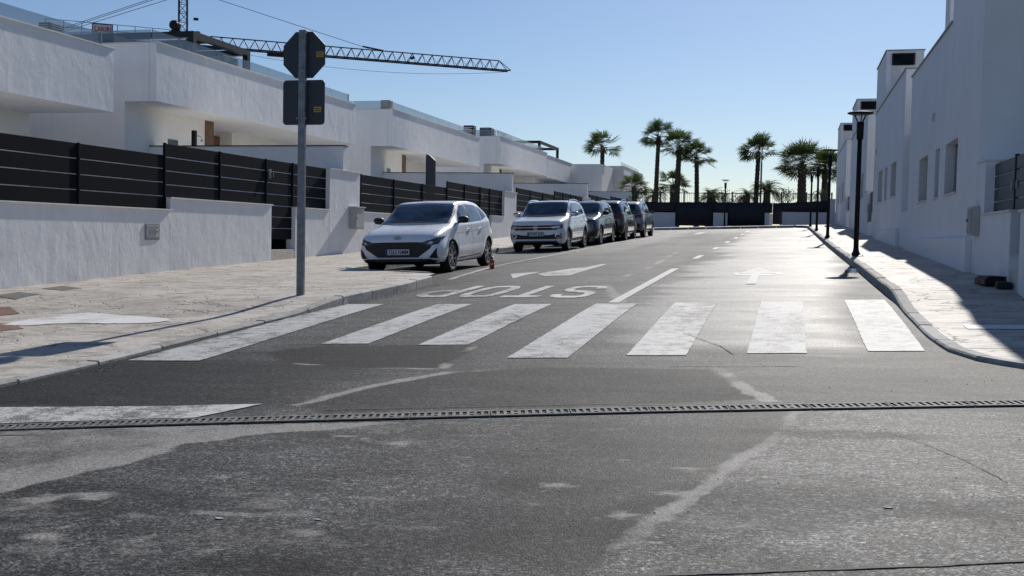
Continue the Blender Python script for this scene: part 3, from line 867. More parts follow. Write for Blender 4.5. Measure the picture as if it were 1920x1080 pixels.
# ---------------------------------------------------------------- left: houses
FX = -17.5
def left_house(y0, L, zt, zs, label, fx=FX, depth=12.0, panes=True, door=True, capd=0.041, glass_from=0.0):
    h = thing('villa', label, 'house', (0, 0, 0), 0, 'white villas along the left side')
    y1 = y0 + L
    MB().box(fx - depth, fx, y0, y1, zs, zt).build('upper_storey', M['stucco'], h)
    MB().box(fx - 0.232, fx - 0.226, y0 - 0.003, y0 + 0.01, zs, zt).build('joint', M['box_grey2'], h)
    MB().box(fx - depth, fx + capd, y0 - 0.03, y1 + 0.045, zt, zt + 0.035).build('coping', M['coping'], h, bevel=0.004)
    gb = float(gz(-14, y0)) - 0.3
    pl = [(fx - depth, y0 + 0.004), (fx - 1.02, y0 + 0.004)]
    for k in range(9):
        t = k / 8 * math.pi / 2
        pl.append((fx - 1.02 - 0.30 * (1 - math.cos(t)), y0 + 0.004 + 2.6 * math.sin(t)))
    pl += [(fx - 1.36, y0 + 5.0), (fx - 3.2, y0 + 5.25), (fx - 3.2, y0 + L * 0.62), (fx - 2.6, y0 + L * 0.62), (fx - 2.6, y1 - 0.02), (fx - depth, y1 - 0.02)]
    MB().prism(pl, gb, zs).build('ground_floor', M['stucco_cream'], h, smooth_=False)
    MB().box(fx - depth, fx - 1.021, y0 - 0.001, y0 + 0.0035, gb, zs - 0.0).build('end_wall', M['stucco_smooth'], h)
    MB().box(fx - depth, fx - 0.01, y0 - 0.012, y0 - 0.0015, zs + 0.02, zs + 0.20).build('band', M['coping'], h) if False else None
    # window slot low in the curved wall
    MB().box(fx - 1.40, fx - 1.30, y0 + 2.5, y0 + 3.2, zs - 1.9, zs - 0.82).build('window', M['dark_glass'], h)
    if door:
        MB().box(fx - 1.55, fx - 1.34, y0 + 4.86, y0 + 5.40, gb, zs - 0.002).build('wood_panel', M['wood'], h)
        MB().box(fx - 3.198, fx - 3.1, y0 + 7.0, y0 + L * 0.62 - 0.01, gb, zs - 0.16).build('wood_door', M['wood'], h)
    # roof terrace glass
    if panes:
        y = y0 + 0.25 + glass_from
        n = 0
        while y < y1 - 0.3:
            e = min(y + 1.75, y1 - 0.12)
            MB().box(fx - 0.31, fx - 0.295, y, e - 0.02, zt + 0.03, zt + 0.43).build('glass_pane', M['pane'], h)
            y = e
        x = fx - 0.32
        while x > fx - 5:
            MB().box(x - 1.7, x - 0.02, y0 + 0.25, y0 + 0.265, zt + 0.03, zt + 0.43).build('glass_pane', M['pane'], h)
            x -= 1.72
        MB().box(fx - 0.32, fx - 0.285, y1 - 0.13, y1 - 0.09, zt + 0.03, zt + 0.44).build('glass_post', M['galv'], h)
    return h

left_house(10.6, 14.24, 5.93, 4.28, 'white villa cut by the left picture edge, behind the nearest slat fence', door=False)
left_house(26.8, 14.25, 6.46, 4.83, 'white villa with dark roof pergola behind the stop sign')
left_house(45.2, 13.8, 6.78, 5.15, 'white villa above the parked white hatchback')
left_house(63.4, 13.0, 7.30, 5.63, 'white villa above the parked white crossover')
h5 = left_house(76.5, 9.0, 7.16, 5.56, 'narrow villa wing with dark pergola frame on its roof', panes=False, door=False)
h6 = thing('villa', 'far plain white villa beside the first tall palm', 'house', (0, 0, 0), 0, 'white villas along the left side')
MB().box(-30, -15.1, 86.0, 101, 1.5, 7.20).build('upper_storey', M['stucco_smooth'], h6)
MB().box(-22, -14.25, 92.0, 104, 5.1, 7.42).build('wing', M['stucco'], h6)
MB().box(-22, -14.21, 91.97, 104.04, 7.42, 7.46).build('coping', M['coping'], h6)
MB().box(-22, -15.6, 92.02, 103.9, 1.5, 5.095).build('ground_floor', M['stucco_cream'], h6)
for k in range(5):
    MB().box(-14.6, -14.58, 92.4 + k * 2.2, 94.5 + k * 2.2, 7.46, 7.85).build('glass_pane', M['pane'], h6)

# street side volumes on terraces: pergolas, air conditioners, chimneys
def pergola(x0, x1, y0, y1, zb, zt, label, b=0.19, extra=0):
    p = thing('pergola', label, 'pergola', (0, 0, 0), 0, 'dark roof pergolas')
    for x in (x0, x1):
        for y in (y0, y1):
            MB().box(x - b / 2, x + b / 2, y - b / 2, y + b / 2, zb, zt - b).build('post', M['steel_dark'], p)
    for y in (y0, y1):
        MB().box(x0 - b / 2, x1 + b / 2, y - b / 2 + .002, y + b / 2 - .002, zt - b, zt).build('beam', M['steel_dark'], p)
    for x in (x0, x1):
        MB().box(x - b / 2, x + b / 2, y0 + b / 2, y1 - b / 2, zt - b, zt - .002).build('beam', M['steel_dark'], p)
    for k in range(extra):
        y = y0 + (y1 - y0) * (k + 1) / (extra + 1)
        MB().box(x0 + b / 2, x1 - b / 2, y - 0.03, y + 0.03, zt - b * 0.9, zt - .03).build('rafter', M['steel_dark'], p)
    return p
pergola(-23.4, -18.2, 29.8, 33.2, 6.42, 7.36, 'dark steel pergola on the roof left of the stop sign', extra=2)
pergola(-22.0, -18.3, 77.2, 83.5, 7.1, 8.30, 'small dark pergola on the far villa roof below the first palm')


def ac_unit(x, y, z, w, d, h, label, mat):
    a = thing('roof_unit', label, 'roof unit', (x, y, z), 0, 'louvred units on the villa roofs')
    MB().box(-w / 2, w / 2, -d / 2, d / 2, 0, h).build('casing', M[mat], a, bevel=0.012)
    for k in range(5):
        zz = h * (0.22 + 0.15 * k)
        MB().box(w / 2 + 0.0005, w / 2 + 0.02, -d / 2 + 0.06, d / 2 - 0.06, zz, zz + h * 0.06).build('louvre', M['box_grey'], a)
        MB().box(-w / 2 + 0.05, w / 2 - 0.05, -d / 2 - 0.02, -d / 2 - 0.0005, zz, zz + h * 0.06).build('louvre', M['box_grey'], a)
    return a
ac_unit(-18.75, 32.6, 6.49, 0.6, 1.0, 0.55, 'grey louvred unit under the dark pergola left of the stop sign', 'anthracite2')
ac_unit(-17.95, 45.62, 6.81, 0.42, 0.45, 0.42, 'louvred unit on the roof corner right of the stop sign', 'box_grey2')
ac_unit(-18.6, 60.6, 6.81, 0.6, 0.6, 0.85, 'black capped vent on the roof end above the white hatchback', 'steel_dark')
ac_unit(-18.7, 64.6, 7.33, 0.7, 0.9, 0.6, 'second dark vent on the roof corner above the white hatchback', 'steel_dark')
ac_unit(-18.39, 23.5, 5.96, 0.33, 0.5, 0.40, 'dark box on the roof near the left picture edge', 'steel_dark')
sc_ = thing('roof_screen', 'dark flat canopy panel on the roof below the red lettered board', 'canopy')
MB().box(-20.2, -19.15, 27.2, 28.4, 6.50, 6.80).build('panel', M['sign_back'], sc_)
MB().box(-21.3, -20.21, 27.2, 28.6, 6.50, 6.74).build('panel', M['steel_dark'], sc_)

# things under the overhangs
sl = thing('garden_screen', 'tall grey round topped slab standing behind the fence above the white hatchback', 'screen', (-16.6, 46.2, 3.3))
pp = [(-0.22, 0), (0.22, 0), (0.22, 1.45)] + [(0.22 - 0.44 * (k / 8), 1.45 + 0.28 * math.sin(math.pi * (k / 8) * 0.5 + 0.0)) for k in range(1, 9)]
MB().prism(pp, -0.05, 0.05, 'XZ').build('slab', M['anthracite2'], sl, bevel=0.01)
MB().box(0.222, 0.26, -0.02, 0.05, 0, 1.0).build('edge_strip', M['box_grey'], sl)
sl.location = (-15.45, 44.6, 3.0)
sh = thing('garden_shower', 'black garden shower post with chrome head in front of the curved white wall', 'shower', (-17.6, 28.7, 2.6))
MB().box(-0.06, 0.06, -0.06, 0.06, 0, 1.42).build('column', M['lamp_black'], sh)
arm = MB()
pts = [(0.06, 0, 1.25)] + [(0.06 + 0.10 + 0.1 * math.sin(t), 0.0, 1.25 - 0.1 * (1 - math.cos(t))) for t in np.linspace(0, 1.9, 6)]
for a, b in zip(pts[:-1], pts[1:]): arm.tube(a, b, 0.012, n=6)
arm.build('arm', M['galv'], sh)
MB().lathe([(0.0, 0.0), (0.04, 0.0), (0.03, 0.04), (0.0, 0.05)], 10, (0.26, 0, 1.09)).build('head', M['galv'], sh)
sh.location = (-17.75, 29.2, 2.82)

# utility boxes on the garden wall
ub = thing('meter_box', 'tall pale grey meter box on the white pillar left of the white hatchback', 'box', (WX + 0.003, 28.76, 1.33))
MB().box(0, 0.20, -0.33, 0.33, 0, 0.62).build('casing', M['box_grey'], ub, bevel=0.008)
MB().box(0.003, 0.24, -0.36, 0.36, 0.62, 0.645).build('hood', M['coping'], ub)
MB().box(0.2005, 0.212, -0.28, 0.28, 0.04, 0.58).build('door', M['box_grey'], ub, bevel=0.004)
MB().box(0.2125, 0.222, -0.26, -0.23, 0.28, 0.34).build('lock', M['galv'], ub)
wm = thing('water_meter_door', 'small square stamped metal door set in the nearest white wall', 'meter door', (WX + 0.002, 18.71, 1.0))
MB().box(0, 0.012, -0.25, 0.25, 0, 0.32).build('frame', M['box_grey2'], wm, bevel=0.003)
MB().box(0.0125, 0.018, -0.21, 0.21, 0.03, 0.29).build('door', M['box_grey'], wm)
fr = MB()
for a, b, c, d in ((-0.14, 0.10, 0.20, 0.215), (-0.14, 0.10, 0.085, 0.10), (-0.14, -0.12, 0.10, 0.20), (0.08, 0.10, 0.10, 0.20), (-0.2, 0.2, 0.045, 0.062), (-0.2, 0.2, 0.25, 0.262)):
    fr.box(0.0185, 0.022, a, b, c, d)
fr.build('emblem_frame', M['box_grey2'], wm)
em = MB()
for k in range(5):
    em.box(0.0185, 0.022, -0.10 + k * 0.035, -0.085 + k * 0.035, 0.12 + 0.01 * (k % 2), 0.18 - 0.01 * (k % 2))
em.build('emblem', M['box_grey2'], wm)
MB().lathe([(0.0, 0), (0.014, 0), (0.014, 0.008), (0, 0.008)], 10, (0.0185, 0.15, 0.16), 'X').build('lock', M['steel_dark'], wm)

# ---------------------------------------------------------------- right: terrace of houses
RXW = 2.60
def wall_holes(y0, y1, z0, z1, holes, x=RXW, depth=0.32, back=True):
    """wall face at x (thickness to +x) with rectangular openings, built of blocks round the openings"""
    ys_ = sorted({y0, y1, *[h[0] for h in holes], *[h[1] for h in holes]})
    mb = MB()
    for a, b in zip(ys_[:-1], ys_[1:]):
        cuts = sorted([(h[2], h[3]) for h in holes if h[0] <= a + 1e-6 and h[1] >= b - 1e-6])
        z = z0
        for c, d in cuts:
            if c > z: mb.box(x, x + depth, a, b, z, c)
            z = d
        if z < z1: mb.box(x, x + depth, a, b, z, z1)
    return mb

def right_house(name_label, y0, y1, zt, zb, holes, sills=True, step=None, chimney=None, tall=None, cap0=None):
    h = thing('town_house', name_label, 'house', (0, 0, 0), 0, 'white houses along the right side')
    wall_holes(y0, y1, zb, zt, holes).build('street_wall', M['stucco_grey'], h)
    ye = y1
    MB().box(RXW + 0.32, RXW + 9, y0 + 0.01, ye - 0.01, zb, zt - 0.002).build('block', M['stucco_smooth'], h)
    MB().box(RXW + 0.004, RXW + 9, y0 - 0.004, y0 + 0.009, zb, zt - 0.004).build('end_wall', M['stucco_smooth'], h)
    MB().box(RXW - 0.03, RXW + 0.4, cap0 or (y0 - 0.03), y1 + 0.03, zt, zt + 0.03).build('coping', M['box_grey2'], h)
    for a, b, c, d in holes:
        MB().box(RXW + 0.165, RXW + 0.24, a + 0.003, b - 0.003, c + 0.003, d - 0.003).build('window_frame', M['steel_dark'], h)
        MB().box(RXW + 0.150, RXW + 0.164, a + 0.06, b - 0.06, c + 0.06, d - 0.06).build('window_pane', M['dark_glass'], h)
        MB().box(RXW - 0.035, RXW + 0.148, a - 0.04, b + 0.04, c - 0.03, c + 0.0).build('sill', M['coping'], h)
    if step:
        a, b, z = step
        MB().box(RXW - 0.09, RXW - 0.001, a, b, zb, z).build('plinth', M['stucco_grey'], h, bevel=0.006)
    if chimney:
        a, b, z, cx, w = chimney
        MB().box(cx + 0.002, cx + w, a, b, zt - 0.3, z).build('stair_tower', M['stucco_grey'], h)
        MB().box(cx + 0.16, cx + w - 0.02, a - 0.012, a - 0.001, zt + 0.035, z - 0.03).build('pale_face', M['coping'], h)
        MB().box(cx - 0.03, cx + w + 0.03, a - 0.03, b + 0.03, z, z + 0.035).build('tower_coping', M['box_grey2'], h)
        v = bpy.data.objects.new('vent', None); COL.objects.link(v); v.parent = h
        x0, x1 = cx + 0.19, cx + 0.78
        zz0, zz1 = z - 0.44, z - 0.08
        MB().box(x0, x1, a - 0.03, a - 0.0125, zz0, zz1).build('back', M['void'], v)
        for k in range(6):
            zz = zz0 + (zz1 - zz0) * (k + 0.5) / 6
            MB().bar((x0 - 0.04, a - 0.06, zz), (x1 + 0.04, a - 0.06, zz), 0.010, 0.06, (0, 0.6, 0.8)).build('louvre', M['steel_dark'], v)
    return h

right_house('near white house with three tall windows, its wall running off the top right', 16.88, 26.66, 5.10, 0.3,
            [(19.0, 20.47, 2.10, 3.0), (21.25, 21.87, 2.10, 3.02), (23.05, 24.52, 2.12, 3.03)], step=(17.2, 26.3, 1.33), chimney=(22.6, 23.25, 7.2, 2.85, 1.1), cap0=20.15)
hh = [o for o in COL.objects if o.get('label', '').startswith('near white house')][0]
MB().box(RXW + 0.001, RXW + 9, 16.885, 20.15, 5.14, 6.3).build('upper_wall', M['stucco_grey'], hh)
MB().box(RXW + 0.006, RXW + 9, 16.870, 16.8835, 5.14, 6.3).build('upper_end_wall', M['stucco_smooth'], hh)
MB().box(RXW + 0.001, RXW + 0.03, 16.885, 20.149, 5.08, 5.141).build('joint_cover', M['stucco_grey'], hh)
# recessed link with the slit of panes
lk_ = thing('link_bay', 'narrow recessed bay with a paned slit window between the two nearest right houses', 'wall')
MB().box(RXW + 0.18, RXW + 3, 26.68, 28.18, 0.4, 4.0).build('wall', M['stucco_grey'], lk_)
MB().box(RXW - 0.0, RXW + 0.178, 26.68, 28.18, 0.4, 2.0).build('parapet', M['stucco_grey'], lk_)
MB().box(RXW + 0.15, RXW + 0.179, 26.75, 27.45, 2.02, 2.72).build('window', M['dark_glass'], lk_)
for k in range(4):
    MB().box(RXW + 0.13, RXW + 0.149, 26.75, 27.45, 2.18 + k * 0.17, 2.20 + k * 0.17).build('bar', M['steel_dark'], lk_)
right_house('second white house with three windows and black louvred stair tower', 28.2, 38.1, 5.54, 0.6,
            [(29.92, 31.5, 2.50, 3.41), (32.67, 33.48, 2.50, 3.43), (34.38, 36.06, 2.51, 3.48)], step=(28.5, 36.1, 1.60), chimney=(34.45, 38.1, 7.05, RXW, 1.07))
right_house('third white house with stair tower behind the nearest street lamp', 42.0, 53.6, 6.10, 0.9,
            [(43.6, 44.9, 3.0, 3.95), (45.8, 47.0, 3.0, 3.95)], chimney=(49.9, 53.6, 7.56, RXW, 1.07))
right_house('farthest white house on the right with stair tower near the palms', 58.4, 70.8, 6.58, 1.3,
            [(60.5, 61.8, 3.5, 4.5), (63.0, 64.0, 3.5, 4.5), (65.5, 67.0, 3.5, 4.5)], chimney=(66.7, 70.8, 8.30, RXW, 1.07))

def right_gate(y0, y1, zt, zw, zb, label, lw0=None, leaf=(14.2, 15.7)):
    lw0 = lw0 or (leaf[0] + leaf[1]) / 2
    g = thing('entrance_gate', label, 'gate', (0, 0, 0), 0, 'grey slatted gates on the right')
    a, b = leaf
    x = RXW + 0.12
    # masonry
    MB().box(RXW, RXW + 0.35, b + 0.02, y1 - 0.01, zb, zt + 0.04).build('pillar', M['stucco_grey'], g)
    MB().box(RXW - 0.03, RXW + 0.38, b - 0.01, y1 - 0.012, zt + 0.04, zt + 0.07).build('coping', M['coping'], g, bevel=0.004)
    MB().box(RXW, RXW + 0.34, lw0, b + 0.018, zb, zw).build('low_wall', M['stucco_grey'], g)
    MB().box(RXW - 0.03, RXW + 0.36, lw0 - 0.03, b + 0.016, zw, zw + 0.03).build('coping', M['coping'], g, bevel=0.004)
    n = int((zt - zw) / 0.178)
    for k in range(4):
        z1 = zt - k * (zt - zw) / 4
        MB().box(x, x + 0.03, a, b - 0.01, z1 - (zt - zw) / 4 + 0.018, z1).build('slat', M['anthracite2'], g)
    return g, x
g1, gxx = right_gate(9.0, 16.87, 2.36, 1.64, 0.2, 'grey slatted entrance gate cut by the right picture edge', leaf=(14.82, 16.22), lw0=14.32)
MB().box(gxx - 0.012, gxx + 0.045, 14.76, 14.81, 0.9, 2.39).build('post', M['steel_dark'], g1)
for k in range(9):
    z1 = 2.36 - k * 0.18
    if z1 - 0.162 < 0.95: break
    MB().box(gxx, gxx + 0.03, 12.6, 14.75, z1 - 0.162, z1).build('slat', M['anthracite2'], g1)
for zz in (1.95, 1.95):
    pass
MB().box(gxx - 0.016, gxx - 0.001, 14.88, 14.96, 1.93, 2.06).build('lock_plate', M['galv'], g1)
MB().box(gxx - 0.016, gxx - 0.001, 14.60, 14.67, 1.95, 2.05).build('lock_plate', M['galv'], g1)
MB().box(RXW, RXW + 0.34, 12.0, 13.72, 0.0, 1.62).build('low_wall', M['stucco_grey'], g1)
MB().box(RXW - 0.03, RXW + 0.36, 12.0, 13.75, 1.62, 1.65).build('coping', M['coping'], g1)
MB().box(RXW + 0.02, RXW + 0.1, 13.73, 14.31, 0.4, 0.93).build('threshold', M['plinth'], g1)
g2, gx2 = right_gate(38.2, 41.98, 3.06, 2.33, 1.0, 'slatted gate between the second and third right houses behind the lamp', leaf=(39.3, 41.2))
MB().box(gx2 - 0.012, gx2 + 0.03, 38.2, 39.2, 1.0, 3.0).build('leaf', M['anthracite2'], g2)
g3, gx3 = right_gate(53.7, 58.38, 3.56, 2.85, 1.4, 'far slatted gate between the third and fourth right houses', leaf=(55.0, 57.4))
MB().box(gx3 - 0.012, gx3 + 0.03, 53.75, 55.0, 1.4, 3.5).build('leaf', M['anthracite2'], g3)

mb_ = thing('wall_cabinet', 'slim grey metal cabinet on the right wall beside the near gate', 'box', (RXW - 0.003, 16.78, 1.36))
MB().box(-0.10, 0, -0.22, 0.22, 0, 0.42).build('casing', M['box_grey'], mb_, bevel=0.006)
MB().box(-0.110, -0.1005, -0.19, 0.19, 0.03, 0.39).build('door', M['box_grey2'], mb_, bevel=0.003)
MB().box(-0.125, -0.1105, 0.12, 0.16, 0.20, 0.24).build('lock', M['steel_dark'], mb_)
mb2 = thing('wall_cabinet', 'tiny far cabinet on the right wall before the third house', 'box', (RXW - 0.003, 38.7, 1.95))
MB().box(-0.11, 0, -0.3, 0.3, 0, 0.62).build('casing', M['box_grey2'], mb2, bevel=0.006)

# small fittings high on the walls
for (y, z, lab) in ((22.2, 3.60, 'small spout on the near right wall above the windows'), (37.0, 4.1, 'small spout on the second right house below its stair tower')):
    w = thing('wall_spout', lab, 'spout', (RXW - 0.002, y, z))
    MB().box(-0.05, 0, -0.02, 0.02, 0, 0.14).build('pipe', M['coping'], w)
    MB().box(-0.02, 0, -0.05, 0.05, 0.14, 0.16).build('plate', M['box_grey'], w)

# pile of dark bricks on the pavement
for i, (x, y, z, w, d, h, r, lab) in enumerate(((2.44, 14.62, 0, 0.24, 0.50, 0.09, 0.1, 'lower long dark brick block of the small pile by the right gate'),
                                                (2.46, 14.60, 0.092, 0.22, 0.42, 0.025, 0.16, 'thin dark board lying on the brick pile by the right gate'),
                                                (2.52, 14.15, 0, 0.16, 0.26, 0.08, -0.08, 'small dark brick nearest the right picture edge'))):
    o = thing('brick_block', lab, 'brick', (x, y, G(x, y, walk_h(1, y) + z)), r, 'dark bricks by the gate')
    MB().box(-w / 2, w / 2, -d / 2, d / 2, 0, h).build('block', M['brick_dark'] if 'brick_dark' in M else M['steel_dark'], o, bevel=0.01)
    for k in range(2):
        MB().box(-w / 2 - 0.004, -w / 2 - 0.0005, -d / 2 + 0.03 + k * d / 2, -0.02 + k * d / 2, h * 0.2, h * 0.8).build('recess', M['rust'], o)

# ---------------------------------------------------------------- street lamps
def lamp(x, y, label, H=2.93, walk=1, group='street lamps'):
    l = thing('street_lamp', label, 'street lamp', (x, y, G(x, y, walk_h(walk, y) if walk else 0)), random.uniform(0, 3), group)
    m = M['lamp_black']
    MB().lathe([(0.0, 0), (0.17, 0), (0.17, 0.012), (0.10, 0.03), (0.062, 0.10), (0.055, 0.16), (0.0, 0.16)], 16).build('base', m, l)
    for k in range(4):
        t = k * math.pi / 2 + 0.4
        MB().lathe([(0, 0), (0.014, 0), (0.014, 0.02), (0, 0.02)], 6, (0.14 * math.cos(t), 0.14 * math.sin(t), 0.012)).build('bolt', M['galv'], l)
    MB().lathe([(0.053, 0.12), (0.047, H - 0.56)], 14).build('pole', m, l, True)
    MB().lathe([(0.047, H - 0.56), (0.068, H - 0.55), (0.075, H - 0.21), (0.05, H - 0.20)], 14).build('collar', m, l, True)
    for k in range(3):
        t = k * 2 * math.pi / 3
        MB().bar((0.05 * math.cos(t), 0.05 * math.sin(t), H - 0.21), (0.13 * math.cos(t), 0.13 * math.sin(t), H - 0.045), 0.018, 0.022).build('arm', m, l)
    MB().lathe([(0.0, H - 0.05), (0.20, H - 0.052), (0.255, H - 0.035), (0.265, H - 0.02), (0.24, H - 0.006), (0.0, H)], 28).build('disc', m, l, True)
    MB().lathe([(0.0, H - 0.062), (0.12, H - 0.062), (0.12, H - 0.0525), (0, H - 0.0525)], 18).build('light_panel', M['box_grey2'], l)
    return l
lamp(1.27, 22.9, 'nearest tall black street lamp with flat disc head on the right pavement')
lamp(1.13, 36.8, 'second black street lamp along the right pavement')
lamp(1.02, 48.5, 'third black street lamp along the right pavement')
lamp(0.92, 59.3, 'fourth and farthest black street lamp along the right pavement')
lamp(-4.16, 68.6, 'lone street lamp in front of the dark fence at the street end')

# ---------------------------------------------------------------- stop sign seen from behind
sg = thing('stop_sign', 'back of a stop sign over a square plate on a galvanised post', 'road sign', (-6.43, 13.26, G(-6.43, 13.26, walk_h(-1, 13.26))))
MB().box(-0.05, 0.05, -0.03, 0.03, -0.1, 3.56).build('post', M['galv'], sg, bevel=0.006)
oc = [(0.33 * math.cos(rad(22.5 + 45 * k)), 3.235 + 0.335 * math.sin(rad(22.5 + 45 * k))) for k in range(8)]
op = MB().prism(oc, 0.034, 0.052, 'XZ').build('octagon_plate', M['sign_back'], sg, bevel=0.004)
oc2 = [(0.325 * math.cos(rad(22.5 + 45 * k)), 3.235 + 0.33 * math.sin(rad(22.5 + 45 * k))) for k in range(8)]
MB().prism(oc2, 0.0525, 0.054, 'XZ').build('red_face', M['sign_red'], op)
rr = []
for cx, cz, t0 in ((0.255, 2.87, 0), (-0.255, 2.87, 90), (-0.255, 2.37, 180), (0.255, 2.37, 270)):
    for k in range(5):
        t = rad(t0 + 22.5 * k)
        rr.append((cx + 0.05 * math.cos(t), cz + 0.05 * math.sin(t) - 0.02))
sp = MB().prism(rr, 0.034, 0.052, 'XZ').build('square_plate', M['sign_back'], sg, bevel=0.004)
MB().prism([(a * 0.985, (b - 2.6) * 0.985 + 2.6) for a, b in rr], 0.0525, 0.054, 'XZ').build('white_face', M['sign_white'], sp)
for px, pz, pr in ((0.235, 3.24, op), (0.205, 2.505, sp)):
    st_ = MB().box(px - 0.052, px + 0.052, 0.0315, 0.0335, pz - 0.037, pz + 0.037).build('sticker', M['sticker'], pr)
    for k in range(4):
        MB().box(px - 0.035 + k * 0.018, px - 0.022 + k * 0.018, 0.0303, 0.0312, pz + 0.006, pz + 0.02).build('ink', M['sticker_ink'], sg)
    MB().box(px - 0.035, px + 0.036, 0.0303, 0.0312, pz - 0.018, pz - 0.008).build('ink', M['sticker_ink'], sg)
for z in (2.38, 2.87, 3.05, 3.45):
    MB().box(-0.075, 0.075, -0.036, -0.0305, z - 0.012, z + 0.012).build('clamp', M['galv'], sg) if z == 2.38 else None
    MB().lathe([(0, -0.034), (0.008, -0.034), (0.008, -0.0302), (0, -0.0302)], 6, (0.022, 0, z), 'Y').build('bolt', M['steel_dark'], sg)
    MB().lathe([(0, -0.034), (0.008, -0.034), (0.008, -0.0302), (0, -0.0302)], 6, (-0.022, 0, z), 'Y').build('bolt', M['steel_dark'], sg)

# ---------------------------------------------------------------- end of the street
FY = 70.0
ew = thing('end_wall', 'dark privacy fence on low white walls closing the street end', 'wall')
zb = 1.9
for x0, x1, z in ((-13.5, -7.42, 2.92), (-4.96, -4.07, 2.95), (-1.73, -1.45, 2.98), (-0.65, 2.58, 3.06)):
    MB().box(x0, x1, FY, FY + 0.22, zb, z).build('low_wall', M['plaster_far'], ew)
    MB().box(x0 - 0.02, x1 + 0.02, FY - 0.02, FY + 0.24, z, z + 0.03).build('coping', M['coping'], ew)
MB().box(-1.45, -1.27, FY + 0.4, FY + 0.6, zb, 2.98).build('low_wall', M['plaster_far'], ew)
def cloth(name, x0, x1, z0, za, zc, y=FY + 0.10):
    n = max(4, int((x1 - x0) / 0.25))
    vs, fs = [], []
    for i in range(n + 1):
        t = i / n; x = x0 + (x1 - x0) * t
        zt = za + (zc - za) * t - 0.03 * abs(math.sin(t * 9)) 
        w = 0.025 * math.sin(x * 5.1) + 0.015 * math.sin(x * 11.7)
        for z in (z0, (z0 + zt) / 2, zt):
            vs.append((x, y + w * (1 if z == (z0 + zt) / 2 else 0.4), z))
    for i in range(n):
        for j in range(2):
            a = i * 3 + j
            fs.append((a, a + 3, a + 4, a + 1))
    o = MB().add(vs, fs).build(name, M['cloth'], ew, True)
    s = o.modifiers.new('thick', 'SOLIDIFY'); s.thickness = 0.01
cloth('fence_cloth', -13.5, -7.43, 2.952, 3.60, 3.66, FY + 0.11)
cloth('gate_cloth', -7.40, -4.98, 2.12, 3.66, 3.68, FY + 0.11)
cloth('fence_cloth', -4.96, -4.07, 2.983, 3.68, 3.68, FY + 0.11)
cloth('gate_cloth', -4.05, -1.75, 2.14, 3.68, 3.69, FY + 0.11)
cloth('fence_cloth', -1.72, -1.27, 3.012, 3.69, 3.66, FY + 0.11)
cloth('gate_cloth', -1.26, -0.66, 2.30, 3.68, 3.69, FY + 0.45)
cloth('fence_cloth', -0.65, 2.05, 3.093, 3.68, 3.84, FY + 0.11)
for x in (-13.4, -10.4, -7.41, -6.2, -4.965, -4.06, -2.9, -1.74, -0.655, 0.7, 2.05):
    MB().box(x - 0.025, x + 0.025, FY + 0.135, FY + 0.185, 2.1, 3.72).build('post', M['steel_dark'], ew)
MB().box(2.10, 2.56, FY - 0.05, FY + 0.30, 1.9, 3.9).build('pier', M['plaster_far'], ew)
MB().box(2.06, 2.59, FY - 0.08, FY + 0.33, 3.9, 3.94).build('coping', M['coping'], ew)

rl = thing('railing', 'thin dark bar railing behind the dark fence under the palms', 'railing')
for k in range(9):
    x = -10.5 + k * 1.62
    MB().box(x - 0.05, x + 0.05, 73.95, 74.05, 2.2, 4.52).build('post', M['steel_dark'], rl)
MB().box(-10.5, 2.5, 73.985, 74.015, 4.38, 4.42).build('top_rail', M['steel_dark'], rl)
MB().box(-10.5, 2.5, 73.985, 74.015, 3.55, 3.59).build('low_rail', M['steel_dark'], rl)
bars = MB()
x = -10.4
while x < 2.5:
    bars.box(x - 0.008, x + 0.008, 73.99, 74.01, 3.3, 4.44); x += 0.135
b_ = bars.build('bars', M['steel_dark'], rl); b_['kind'] = 'stuff'

# ---------------------------------------------------------------- palms
def leaf_mat(name, a, b_):
    m, nt, b = newmat(name)
    v = coords(nt, obj=True)
    n = noise(nt, v, 2.5, 4)
    oi = N(nt, 'ShaderNodeObjectInfo')
    c = ramp(nt, n, [(0.3, a), (0.7, b_)])
    hs = N(nt, 'ShaderNodeHueSaturation')
    nt.links.new(math_(nt, 'ADD', math_(nt, 'MULTIPLY', oi.outputs['Random'], 0.4), 0.8), hs.inputs['Value'])
    nt.links.new(c, hs.inputs['Color'])
    nt.links.new(hs.outputs[0], b.inputs['Base Color'])
    b.inputs['Roughness'].default_value = 0.75
    b.inputs['Specular IOR Level'].default_value = 0.2
    tr = N(nt, 'ShaderNodeBsdfTranslucent'); nt.links.new(hs.outputs[0], tr.inputs['Color'])
    ms_ = N(nt, 'ShaderNodeMixShader'); ms_.inputs[0].default_value = 0.4
    out = nt.nodes['Material Output']
    nt.links.new(b.outputs[0], ms_.inputs[1]); nt.links.new(tr.outputs[0], ms_.inputs[2]); nt.links.new(ms_.outputs[0], out.inputs['Surface'])
    return m
M['frond'] = leaf_mat('palm_frond', (0.040, 0.066, 0.020), (0.105, 0.145, 0.045))
M['frond_dry'] = leaf_mat('palm_frond_dry', (0.07, 0.055, 0.03), (0.13, 0.10, 0.06))
M['trunk'] = plain('palm_trunk', (0.055, 0.042, 0.034), 0.95, var=0.5, scale=9, bmp=0.6)
M['twig'] = plain('twig_bark', (0.06, 0.045, 0.035), 0.95, var=0.3)
M['brick_dark'] = plain('dark_brick', (0.05, 0.032, 0.028), 0.9, var=0.4, scale=12, bmp=0.3)

